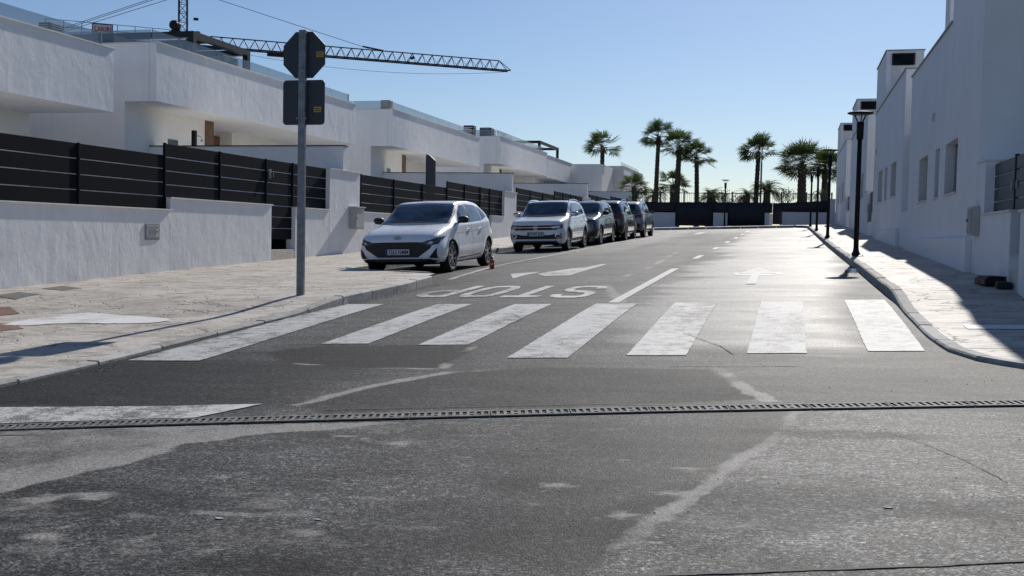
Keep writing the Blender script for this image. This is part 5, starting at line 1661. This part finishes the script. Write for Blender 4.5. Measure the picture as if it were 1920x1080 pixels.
# ---- small hatchback, white
HATCH = [(0.00, 0.25, 0.52, 0.66, 0.44, 0.60, 0.62, 0.36, 0.665),
         (0.04, 0.23, 0.66, 0.765, 0.46, 0.69, 0.67, 0.42, 0.715),
         (0.14, 0.20, 0.74, 0.835, 0.48, 0.755, 0.725, 0.48, 0.785),
         (0.35, 0.18, 0.79, 0.870, 0.50, 0.79, 0.785, 0.51, 0.865),
         (0.70, 0.17, 0.80, 0.880, 0.52, 0.80, 0.85, 0.52, 0.94),
         (0.98, 0.17, 0.81, 0.887, 0.54, 0.82, 0.90, 0.54, 0.995),
         (1.16, 0.17, 0.81, 0.887, 0.55, 0.83, 0.915, 0.60, 1.10),
         (1.45, 0.17, 0.81, 0.885, 0.56, 0.84, 0.93, 0.63, 1.275),
         (1.72, 0.17, 0.81, 0.882, 0.56, 0.845, 0.94, 0.645, 1.405),
         (2.10, 0.17, 0.81, 0.880, 0.56, 0.845, 0.95, 0.655, 1.452),
         (2.60, 0.17, 0.81, 0.882, 0.57, 0.845, 0.965, 0.655, 1.462),
         (3.10, 0.17, 0.81, 0.887, 0.60, 0.845, 0.985, 0.645, 1.437),
         (3.50, 0.19, 0.80, 0.887, 0.62, 0.84, 1.00, 0.62, 1.390),
         (3.76, 0.24, 0.78, 0.865, 0.64, 0.80, 1.00, 0.59, 1.320),
         (3.91, 0.28, 0.74, 0.83, 0.64, 0.75, 0.98, 0.57, 1.18),
         (4.00, 0.33, 0.68, 0.77, 0.62, 0.68, 0.92, 0.52, 1.02),
         (4.04, 0.38, 0.56, 0.66, 0.60, 0.58, 0.80, 0.44, 0.84)]
Rw = 0.315
car_x = -7.43
yf = 19.62
def slope_at(x, y0, y1): return math.atan2(G(x, y1) - G(x, y0), y1 - y0)
def seat_car(c, x, y0, L, flip=False):
    c.root.location = (x, y0 + (L if flip else 0), G(x, y0 + (L if flip else 0)))
    p = slope_at(x, y0, y0 + L)
    roll = -math.atan(CF)
    c.root.rotation_euler = (p, roll, 0) if not flip else (-p, -roll, math.pi)
c = Car('white five door hatchback parked nearest, number plate 7262 NMM', HATCH, M['car_white'], (0, 0, 0), 0, (0.82, 3.40), Rw, 0.878)
seat_car(c, car_x, yf, 4.04)
c.add_wheels(8, 1, 0.74)
c.panel('windshield_seal', [(-0.735, 0.975), (-0.35, 0.95), (0.35, 0.95), (0.735, 0.975), (0.672, 1.35), (0.62, 1.40), (0.0, 1.42), (-0.62, 1.40), (-0.672, 1.35)], 'front', M['car_plastic'], 0.0015)
c.panel('windshield', [(-0.70, 0.985), (-0.35, 0.965), (0, 0.96), (0.35, 0.965), (0.70, 0.985), (0.64, 1.34), (0.60, 1.385), (0.0, 1.405), (-0.60, 1.385), (-0.64, 1.34)], 'front', M['car_glass'], 0.004)
c.panel('side_window', [(1.38, 0.99), (1.30, 0.975), (2.16, 0.985), (2.12, 1.36), (1.86, 1.345), (1.62, 1.21)], 'side', M['car_glass'], 0.004, mirror=True)
c.panel('side_window', [(2.24, 0.988), (3.05, 1.02), (2.97, 1.35), (2.20, 1.375)], 'side', M['car_glass'], 0.004, mirror=True)
c.panel('side_window', [(3.11, 1.03), (3.50, 1.10), (3.34, 1.27), (3.04, 1.338)], 'side', M['car_glass_dark'], 0.004, mirror=True)
c.panel('pillar_trim', [(2.165, 0.985), (2.235, 0.985), (2.195, 1.362), (2.125, 1.362)], 'side', M['car_plastic'], 0.005, mirror=True)
c.panel('rear_window', [(-0.55, 1.02), (0.55, 1.02), (0.46, 1.30), (-0.46, 1.30)], 'rear', M['car_glass_dark'])
c.panel('grille', [(-0.58, 0.625), (-0.34, 0.632), (0.34, 0.632), (0.58, 0.625), (0.72, 0.60), (0.66, 0.50), (0.42, 0.335), (-0.42, 0.335), (-0.66, 0.50), (-0.72, 0.60)], 'front', M['car_plastic'], 0.006)
c.panel('lower_intake', [(-0.79, 0.265), (-0.66, 0.305), (0.66, 0.305), (0.79, 0.265), (0.66, 0.215), (-0.66, 0.215)], 'front', M['car_plastic'], 0.008)
c.panel('fog_recess', [(0.64, 0.325), (0.79, 0.315), (0.785, 0.52)], 'front', M['car_plastic'], 0.006, mirror=True)
hl = c.panel('headlight', [(0.48, 0.618), (0.64, 0.555), (0.80, 0.59), (0.825, 0.735), (0.68, 0.675)], 'front', M['lamp_glass'], 0.009, mirror=True)
for sgn, h_ in zip((1, -1), hl):
    c.panel('lens', [(sgn * a, b) for a, b in ((0.62, 0.595), (0.70, 0.59), (0.715, 0.64), (0.66, 0.645))], 'front', M['lamp_inner'], 0.013, parent=h_)
c.panel('fender_lamp', [(0.30, 0.66), (0.44, 0.70), (0.40, 0.745), (0.28, 0.715)], 'side', M['lamp_glass'], 0.006, mirror=True)
c.line('bonnet_line', [(0.66, 0.16), (0.74, 0.45), (0.78, 0.95)], 'top', 0.008, True)
c.line('bonnet_crease_shade', [(0.20, 0.28), (0.30, 0.62), (0.34, 0.92)], 'top', 0.010, True, M['box_grey'], 0.003)  # crease shading painted as a grey strip, the bonnet itself stays smooth
c.line('door_line', [(1.18, 0.95), (1.16, 0.60), (1.28, 0.30)], 'side', 0.007, True)
c.line('door_line', [(2.20, 0.97), (2.22, 0.60), (2.18, 0.27)], 'side', 0.007, True)
c.line('door_line', [(3.05, 1.0), (3.02, 0.78), (2.92, 0.55)], 'side', 0.007, True)
c.line('sill_trim', [(1.30, 0.27), (2.9, 0.30)], 'side', 0.02, True, M['car_plastic'])
c.line('crease_shade', [(1.2, 0.78), (2.2, 0.80), (3.2, 0.86), (3.6, 0.92)], 'side', 0.012, True, M['box_grey'])  # shaded side fold drawn as a grey strip on the paint
for sx in (-1, 1):
    for y in (1.98, 2.86):
        h = c.hit((3 * sx, y, 0.83), (-sx, 0, 0))[0]
        MB().bar((h.x + sx * 0.022, y - 0.10, 0.835), (h.x + sx * 0.022, y + 0.09, 0.85), 0.022, 0.03).build('door_handle', M['chrome'], c.root, bevel=0.006)
c.mirrors(1.36, 0.96, 0.80, M['car_plastic'])
c.plate_('7262 NMM', c.hit((0, -3, 0.44), (0, 1, 0))[0].y - 0.022, 0.44)
c.emblem_ring(c.hit((0, -3, 0.70), (0, 1, 0))[0].y - 0.008, 0.715, 0.085, 0.043, M['box_grey2'], (((-0.45, -0.6), (-0.15, 0.6)), ((0.15, -0.6), (0.45, 0.6)), ((-0.35, -0.1), (0.35, 0.1))), -0.8)
c.line('wiper', [(-0.1, 1.0), (0.5, 1.02)], 'front', 0.012, True, M['car_plastic'], 0.01)

# ---- compact crossover shell
SUV = [(0.00, 0.28, 0.46, 0.62, 0.55, 0.54, 0.78, 0.30, 0.83),
       (0.04, 0.25, 0.64, 0.76, 0.56, 0.66, 0.84, 0.40, 0.89),
       (0.14, 0.22, 0.75, 0.84, 0.57, 0.745, 0.88, 0.46, 0.945),
       (0.38, 0.20, 0.80, 0.872, 0.58, 0.79, 0.93, 0.50, 1.00),
       (0.75, 0.20, 0.81, 0.880, 0.60, 0.81, 0.96, 0.52, 1.045),
       (1.05, 0.20, 0.81, 0.882, 0.61, 0.82, 0.985, 0.56, 1.085),
       (1.20, 0.20, 0.81, 0.882, 0.61, 0.825, 0.99, 0.62, 1.19),
       (1.45, 0.20, 0.81, 0.880, 0.62, 0.83, 1.00, 0.645, 1.37),
       (1.70, 0.20, 0.81, 0.878, 0.62, 0.83, 1.01, 0.665, 1.515),
       (2.10, 0.20, 0.81, 0.876, 0.62, 0.83, 1.02, 0.675, 1.56),
       (2.70, 0.20, 0.81, 0.878, 0.63, 0.83, 1.035, 0.675, 1.565),
       (3.20, 0.20, 0.81, 0.882, 0.65, 0.83, 1.06, 0.665, 1.555),
       (3.60, 0.22, 0.80, 0.88, 0.67, 0.82, 1.08, 0.65, 1.525),
       (3.88, 0.27, 0.78, 0.86, 0.68, 0.79, 1.08, 0.62, 1.46),
       (4.02, 0.32, 0.74, 0.82, 0.68, 0.74, 1.03, 0.58, 1.27),
       (4.09, 0.36, 0.66, 0.76, 0.66, 0.66, 0.94, 0.50, 0.98),
       (4.11, 0.40, 0.52, 0.64, 0.64, 0.54, 0.86, 0.42, 0.88)]
def suv(label, mat, x, y0, L, flip=False, face=0, plate=None, glass='car_glass', H=1.0):
    ST = [(r[0] * L / 4.11, *[v for v in r[1:8]], r[8] * (H if r[8] > 1.1 else 1)) for r in SUV]
    k = L / 4.11
    c = Car(label, ST, mat, (0, 0, 0), 0, (0.82 * k, 3.38 * k), 0.335, 0.872)
    seat_car(c, x, y0, L, flip)
    c.add_wheels(5, 0, 0.70)
    def q(poly): return [(a * k, b * (H if b > 1.2 else 1)) for a, b in poly]
    zt = 1.52 * H
    c.panel('windshield', [(-0.70, 1.06), (0, 1.045), (0.70, 1.06), (0.66, zt - 0.05), (0.62, zt - 0.015), (0, zt), (-0.62, zt - 0.015), (-0.66, zt - 0.05)], 'front', M[glass])
    c.panel('side_window', q([(1.38, 1.06), (1.32, 1.045), (2.14, 1.06), (2.10, 1.47), (1.86, 1.455), (1.62, 1.31)]), 'side', M['car_glass'], mirror=True)
    c.panel('side_window', q([(2.22, 1.06), (3.02, 1.09), (2.94, 1.46), (2.18, 1.475)]), 'side', M['car_glass'], mirror=True)
    c.panel('side_window', q([(3.08, 1.10), (3.48, 1.14), (3.34, 1.40), (3.01, 1.45)]), 'side', M['car_glass_dark'], mirror=True)
    c.panel('rear_window', [(-0.60, 1.07), (0.60, 1.07), (0.50, 1.42), (-0.50, 1.42)], 'rear', M['car_glass_dark'])
    for sx in (-1, 1):
        mb = MB(); pts = []
        for t in np.linspace(0, 1, 11):
            yy = (1.75 + 1.75 * t) * k
            h = c.hit((sx * 0.645, yy, 4), (0, 0, -1))[0]
            pts.append(Vector((h.x, yy, h.z + 0.05 * math.sin(math.pi * t) ** 0.4)))
        for a, b in zip(pts[:-1], pts[1:]): mb.tube(a, b, 0.014, None, 6)
        mb.build('roof_rail', M['chrome'], c.root)
    c.panel('arch_trim', [((0.82 + 0.42 * math.cos(t)) * k, 0.33 + 0.42 * math.sin(t)) for t in np.linspace(-0.2, math.pi + 0.2, 16)] + [((0.82 + 0.375 * math.cos(t)) * k, 0.33 + 0.375 * math.sin(t)) for t in np.linspace(math.pi + 0.2, -0.2, 16)], 'side', M['car_plastic'], 0.005, mirror=True)
    c.panel('arch_trim', [((3.38 + 0.42 * math.cos(t)) * k, 0.33 + 0.42 * math.sin(t)) for t in np.linspace(-0.2, math.pi + 0.2, 16)] + [((3.38 + 0.375 * math.cos(t)) * k, 0.33 + 0.375 * math.sin(t)) for t in np.linspace(math.pi + 0.2, -0.2, 16)], 'side', M['car_plastic'], 0.005, mirror=True)
    c.line('sill_trim', q([(1.3, 0.33), (2.95, 0.34)]), 'side', 0.09, True, M['car_plastic'])
    c.line('sill_strip', q([(1.3, 0.42), (2.95, 0.43)]), 'side', 0.016, True, M['chrome'])
    c.line('door_line', q([(1.20, 1.0), (1.18, 0.6), (1.32, 0.38)]), 'side', 0.008, True)
    c.line('door_line', q([(2.17, 1.04), (2.18, 0.6), (2.16, 0.36)]), 'side', 0.008, True)
    c.line('door_line', q([(3.06, 1.06), (3.02, 0.8), (2.9, 0.62)]), 'side', 0.008, True)
    c.line('bonnet_line', [(0.70, 0.14), (0.75, 0.4), (0.78, 1.0)], 'top', 0.008, True)
    for sx in (-1, 1):
        for y in (1.97 * k, 2.86 * k):
            h = c.hit((3 * sx, y, 0.90), (-sx, 0, 0))[0]
            MB().bar((h.x + sx * 0.02, y - 0.1, 0.90), (h.x + sx * 0.02, y + 0.1, 0.91), 0.022, 0.03).build('door_handle', mat, c.root, bevel=0.006)
    c.mirrors(1.36 * k, 1.03, 0.80, M['chrome'] if face == 0 else M['car_plastic'], 1.05)
    if face == 0:
        c.panel('grille', [(-0.70, 0.80), (0.70, 0.80), (0.64, 0.655), (-0.64, 0.655)], 'front', M['car_plastic'], 0.006)
        c.line('grille_bar', [(-0.66, 0.735), (0.66, 0.735)], 'front', 0.016, False, M['chrome'], 0.012)
        hl = c.panel('headlight', [(0.44, 0.80), (0.79, 0.815), (0.80, 0.70), (0.48, 0.675)], 'front', M['lamp_glass'], 0.010, mirror=True)
        for sgn, h_ in zip((1, -1), hl):
            c.panel('lens', [(sgn * a, b) for a, b in ((0.58, 0.775), (0.74, 0.78), (0.74, 0.715), (0.58, 0.71))], 'front', M['lamp_inner'], 0.014, parent=h_)
        c.panel('intake_band', [(-0.78, 0.55), (-0.56, 0.53), (-0.40, 0.50), (0.40, 0.50), (0.56, 0.53), (0.78, 0.55), (0.78, 0.40), (0.5, 0.385), (-0.5, 0.385), (-0.78, 0.40)], 'front', M['car_plastic'], 0.006)
        c.panel('lower_intake', [(-0.62, 0.33), (0.62, 0.33), (0.70, 0.25), (-0.70, 0.25)], 'front', M['car_plastic'], 0.008)
        for sx in (-1, 1):
            fr_ = [(sx * (0.675 + 0.085 * math.cos(t)), 0.475 + 0.065 * math.sin(t)) for t in np.linspace(0, 2 * math.pi, 17)[:-1]]
            fo = c.panel('fog_light', fr_, 'front', M['chrome'], 0.011)
            c.panel('fog_lens', [(sx * (0.675 + 0.062 * math.cos(t)), 0.475 + 0.045 * math.sin(t)) for t in np.linspace(0, 2 * math.pi, 17)[:-1]], 'front', M['lamp_glass'], 0.016, parent=fo)
        if plate:
            c.plate_(plate, c.hit((0, -3, 0.53), (0, 1, 0))[0].y - 0.024, 0.53)
    elif face == 1:
        c.panel('grille', [(-0.36, 0.80), (0.36, 0.80), (0.30, 0.60), (-0.30, 0.60)], 'front', M['car_plastic'], 0.006)
        c.panel('headlight', [(0.42, 0.80), (0.79, 0.83), (0.80, 0.72), (0.46, 0.70)], 'front', M['lamp_glass'], 0.010, mirror=True)
        c.panel('lower_intake', [(-0.40, 0.46), (0.40, 0.46), (0.34, 0.30), (-0.34, 0.30)], 'front', M['car_plastic'], 0.008)
        c.panel('side_intake', [(0.52, 0.46), (0.76, 0.48), (0.74, 0.34), (0.54, 0.34)], 'front', M['car_plastic'], 0.008, mirror=True)
        c.panel('fog_light', [(0.58, 0.29), (0.72, 0.295), (0.72, 0.265), (0.58, 0.262)], 'front', M['lamp_inner'], 0.012, mirror=True)
    if face == 2 or flip:
        c.panel('tail_light', [(0.50, 0.98), (0.76, 1.02), (0.80, 0.90), (0.55, 0.86)], 'rear', M['tail_red'], 0.008, mirror=True)
        c.panel('rear_bumper', [(-0.72, 0.62), (0.72, 0.62), (0.70, 0.42), (-0.70, 0.42)], 'rear', M['car_plastic'], 0.006)
    return c
c2 = suv('white compact crossover with silver roof rails parked behind the white hatchback', M['car_white2'], -7.46, 31.35, 4.11, plate='5747 JLB')
c2.emblem_ring(c2.hit((0, -3, 0.735), (0, 1, 0))[0].y - 0.02, 0.735, 0.075, 0.075, M['chrome'], (((-0.5, 0.65), (-0.25, -0.0)), ((-0.25, 0.0), (0, 0.55)), ((0, 0.55), (0.25, 0.0)), ((0.25, 0.0), (0.5, 0.65)), ((-0.6, 0.2), (-0.3, -0.65)), ((-0.3, -0.65), (0, 0.0)), ((0, 0.0), (0.3, -0.65)), ((0.3, -0.65), (0.6, 0.2))))
suv('dark grey crossover parked third in the row facing the camera', M['car_grey'], -7.40, 36.65, 4.25, face=1)
suv('black car parked fourth in the row with its tail to the camera', M['car_black'], -7.24, 41.6, 4.0, flip=True, face=2, glass='car_glass_dark', H=1.03)
suv('silver grey car parked farthest in the row', M['car_silver'], -7.10, 46.1, 4.1, flip=True, face=2, H=1.02)

# ---------------------------------------------------------------- channel drain across the junction
dr = thing('channel_drain', 'long cast iron channel drain crossing the junction below the crosswalk', 'drain')
mid = [(-7.5, 4.65), (-6.0, 5.05), (-4.66, 5.49), (-4.06, 5.70), (-3.12, 5.985), (-1.975, 6.31), (-0.885, 6.625), (-0.05, 6.83), (0.72, 7.015), (1.43, 7.185), (3.2, 7.55), (5, 7.9)]
P, n = resample(mid, 0.50)
HWD = 0.086
for i in range(n):
    a, b = P[i], P[i + 1]
    d = (b - a) / np.linalg.norm(b - a); nn = np.array([-d[1], d[0]])
    L = np.linalg.norm(b - a)
    def q(s, t, h): 
        p = a + d * s + nn * t
        return (p[0], p[1], G(p[0], p[1], h))
    def blk(mb, s0, s1, t0, t1, h0, h1):
        mb.add([q(s0, t0, h0), q(s1, t0, h0), q(s1, t1, h0), q(s0, t1, h0), q(s0, t0, h1), q(s1, t0, h1), q(s1, t1, h1), q(s0, t1, h1)],
               [(0, 3, 2, 1), (4, 5, 6, 7), (0, 1, 5, 4), (1, 2, 6, 5), (2, 3, 7, 6), (3, 0, 4, 7)])
    MB().add([q(0, -HWD, 0.0045), q(L, -HWD, 0.0045), q(L, HWD, 0.0045), q(0, HWD, 0.0045)], [(0, 1, 2, 3)]).build('channel', M['void'], dr)  # flat black sheet on the road, drain's shaded depth put into its colour
    g = MB()
    h0, h1 = 0.005, 0.013
    blk(g, 0.004, L - 0.004, -HWD, -HWD + 0.028, h0, h1); blk(g, 0.004, L - 0.004, HWD - 0.028, HWD, h0, h1)
    nb = 11; pt = (L - 0.008) / nb
    for k in range(nb + 1):
        s = 0.004 + k * pt
        w = 0.010 if k not in (0, nb) else 0.008
        blk(g, max(0.004, s - w), min(L - 0.004, s + w), -HWD + 0.028, HWD - 0.028, h0, h1 - 0.001)
        if k in (3, 8): blk(g, s, min(L - 0.004, s + pt), -0.02, 0.02, h0, h1 - 0.0015)
    g.build('grate', M['iron_light'], dr)
dr2 = thing('drain_cover', 'short second grate piece below the drain at the left picture edge', 'drain', (-4.62, 5.28, 0))
g = MB()
for k in range(7):
    x0 = -0.28 + k * 0.075
    for y0 in (-0.05, 0.04):
        g.add([(x0, y0 + k * .022, G(-4.62 + x0, 5.28 + y0, 0.005)), (x0 + 0.03, y0 + k * .022, G(-4.6 + x0, 5.28 + y0, 0.005)), (x0 + 0.06, y0 + 0.07 + k * .022, G(-4.6 + x0, 5.34 + y0, 0.006)), (x0 + 0.03, y0 + 0.07 + k * .022, G(-4.62 + x0, 5.34 + y0, 0.006))], [(0, 1, 2, 3)])
g.build('bars', M['void'], dr2)
MB().add([(-0.31, -0.07, G(-4.9, 5.2, 0.0035)), (0.36, 0.09, G(-4.3, 5.37, 0.0035)), (0.30, 0.26, G(-4.3, 5.5, 0.0035)), (-0.34, 0.10, G(-4.9, 5.4, 0.0035))], [(0, 1, 2, 3)]).build('frame', M['iron_light'], dr2)

# ---------------------------------------------------------------- covers and cement on the left pavement
def cover(poly, mat, label, z=0.006):
    o = sheet('pavement_cover', poly, M[mat], None, z, 0.3, -1)
    s = o.modifiers.new('thick', 'SOLIDIFY'); s.thickness = 0.012; s.offset = -1
    tag(o, label, 'cover', 'covers in the left pavement')
cover([(-11.30, 13.20), (-11.42, 13.85), (-10.72, 13.45), (-10.60, 12.80)], 'grille_mesh', 'speckled square cover in the left pavement, the one nearer the picture edge')
cover([(-11.55, 14.54), (-11.62, 15.12), (-10.88, 14.62), (-10.82, 14.10)], 'grille_mesh', 'speckled square cover in the left pavement, the one farther along the wall')
cover([(-10.5, 12.0), (-10.2, 12.2), (-9.62, 11.68), (-9.9, 11.1)], 'rust', 'rusty brown cover at the left picture edge above the white cement')
cover([(-9.3, 10.6), (-9.0, 10.75), (-8.40, 10.27), (-8.7, 9.75)], 'rust', 'rusty brown cover at the left picture edge below the white cement')
cm = sheet('cement_spill', [(-8.97, 10.61), (-9.0, 11.15), (-8.85, 11.51), (-8.65, 11.75), (-8.35, 11.66), (-8.1, 11.54), (-7.6, 11.42), (-7.2, 11.27), (-7.02, 11.05), (-7.11, 10.82), (-7.5, 10.74), (-7.91, 10.77), (-8.33, 10.70), (-8.59, 10.49)], M['cement'], None, 0.007, 0.08, -1, ragged=0.03)
tag(cm, 'bright white smear of dried cement on the left pavement', 'cement')
# expansion cracks in the stamped concrete
M['crackline'] = plain('pavement_crack', (0.07, 0.06, 0.055), 0.9, obj=False)
pvl = bpy.data.objects['pavement_left']; pvr = bpy.data.objects['pavement_right']
rnd = random.Random(12)
for k in range(34):
    x = rnd.uniform(-11.8, -6.3); y = rnd.uniform(8.2, 17.5); l = rnd.uniform(0.15, 0.55); a = rnd.gauss(0.1, 0.35)
    ribbon('crack', [(x, y), (x + l * math.cos(a) * .5, y + l * math.sin(a) * .5 + rnd.uniform(-.04, .04)), (x + l * math.cos(a), y + l * math.sin(a))], 0.009, M['crackline'], pvl, 0.003, 0.03, -1)
for k in range(22):
    y = 9.6 + k * 0.62 + rnd.uniform(-.15, .15); x0 = 1.42 + rnd.uniform(0, 0.3); x1 = x0 + rnd.uniform(0.35, 0.8)
    ribbon('crack', [(x0, y), ((x0 + x1) / 2, y + rnd.uniform(-.06, .06)), (x1, y + rnd.uniform(-.05, .05))], 0.012, M['crackline'], pvr, 0.003, 0.03, 1)
gr = sheet('pavement_cover', rect(1.62, 2.25, 10.75, 11.05), M['coping'], None, 0.006, 0.3, 1)
tag(gr, 'pale rectangular cover in the right pavement at the shadow edge', 'cover', 'covers in the right pavement')

# pebbles and litter
M['pebble_w'] = plain('pale_pebble', (0.5, 0.48, 0.45), 0.9)
M['pebble_d'] = plain('dark_pebble', (0.03, 0.028, 0.026), 0.9)
peb = MB(); ped = MB()
for k in range(90):
    x = rnd.uniform(-3.6, 1.4); y = rnd.uniform(3.2, 9.5); r = rnd.uniform(0.002, 0.005)
    (peb if rnd.random() < .55 else ped).lathe([(0, -r * .3), (r, 0), (r * .6, r * .6), (0, r * .8)], 6, (x, y, G(x, y, 0.003)))
for k in range(140):
    y = rnd.uniform(6.8, 17.5); x = -5.70 + abs(rnd.gauss(0, 0.10)); r = rnd.uniform(0.003, 0.008)
    (peb if rnd.random() < .3 else ped).lathe([(0, -r * .3), (r, 0), (r * .6, r * .6), (0, r * .8)], 6, (x, y, G(x, y, 0.003)))
for k in range(90):
    x = rnd.uniform(-11.5, -6.3); y = rnd.uniform(8.0, 17); r = rnd.uniform(0.003, 0.010)
    ped.lathe([(0, -r * .3), (r, 0), (r * .6, r * .6), (0, r * .8)], 6, (x, y, G(x, y, 0.003 + walk_h(-1, y))))
for mbx, nm, mt in ((peb, 'light_grit', 'pebble_w'), (ped, 'dark_grit', 'pebble_d')):
    o = mbx.build(nm, M[mt]); o['kind'] = 'stuff'
    tag(o, 'scattered %s on road and pavement' % ('pale pebbles' if nm[0] == 'l' else 'dark crumbs of tarmac'), 'grit')
for x, y, s, lab in ((-2.28, 3.96, 0.014, 'flat pale stone lying on the tarmac in the lower left'), (0.42, 4.62, 0.013, 'flat pale stone lying on the tarmac in the lower right'), (-1.86, 4.02, 0.010, 'small white pebble cluster stone at the bottom middle')):
    vs = [(s * (1 + .2 * math.sin(3 * t)) * math.cos(t) * 1.4, s * .6 * math.sin(t)) for t in np.linspace(0, 6.283, 12)[:-1]]
    o = MB().prism(vs, 0, 0.003).build('flat_stone', M['pebble_w'], None)
    o.location = (x, y, G(x, y, 0.002)); tag(o, lab, 'stone')

# ---------------------------------------------------------------- bottles
bt = thing('red_bottle', 'red bottle with two cream labels standing beside the rear wheel of the white hatchback', 'bottle', (-6.06, 21.5, G(-6.06, 21.5, 0.004)))
M['red_liquid'] = plain('red_bottle', (0.40, 0.03, 0.02), 0.15, var=0.2, coat=0.4)
M['cream_label'] = plain('cream_label', (0.55, 0.40, 0.22), 0.6, var=0.3, scale=40)
M['bottle_neck'] = plain('brown_neck', (0.10, 0.035, 0.02), 0.25)
MB().lathe([(0, 0), (0.048, 0), (0.052, 0.01), (0.052, 0.17), (0.050, 0.185), (0.036, 0.205), (0, 0.205)], 20).build('body', M['red_liquid'], bt, True)
MB().lathe([(0.0535, 0.078), (0.0535, 0.118)], 20).build('label_band', M['cream_label'], bt, True)
MB().lathe([(0.049, 0.165), (0.0515, 0.168), (0.0475, 0.196), (0.042, 0.202)], 20).build('shoulder_label', M['cream_label'], bt, True)
MB().lathe([(0.036, 0.203), (0.034, 0.225), (0.022, 0.245), (0, 0.245)], 16).build('neck', M['bottle_neck'], bt, True)
MB().lathe([(0.0, 0.2455), (0.019, 0.2455), (0.019, 0.27), (0, 0.27)], 14).build('cap', M['coping'], bt)
pb = thing('plastic_bottle', 'small crumpled clear plastic bottle lying at the right kerb by the near lamp', 'bottle', (1.02, 19.3, G(1.02, 19.3, 0.035)), 0.9)
M['pet'] = glassmat('clear_plastic', (0.45, 0.62, 0.75), 0.55, 0.1)
MB().lathe([(0, -0.10), (0.030, -0.10), (0.034, -0.07), (0.028, -0.02), (0.034, 0.03), (0.030, 0.07), (0.013, 0.10), (0.013, 0.12), (0, 0.12)], 12, (0, 0, 0), 'Y').build('body', M['pet'], pb, True)
MB().lathe([(0, 0.1205), (0.015, 0.1205), (0.015, 0.135), (0, 0.135)], 10, (0, 0, 0), 'Y').build('cap', M['plate_blue'], pb)
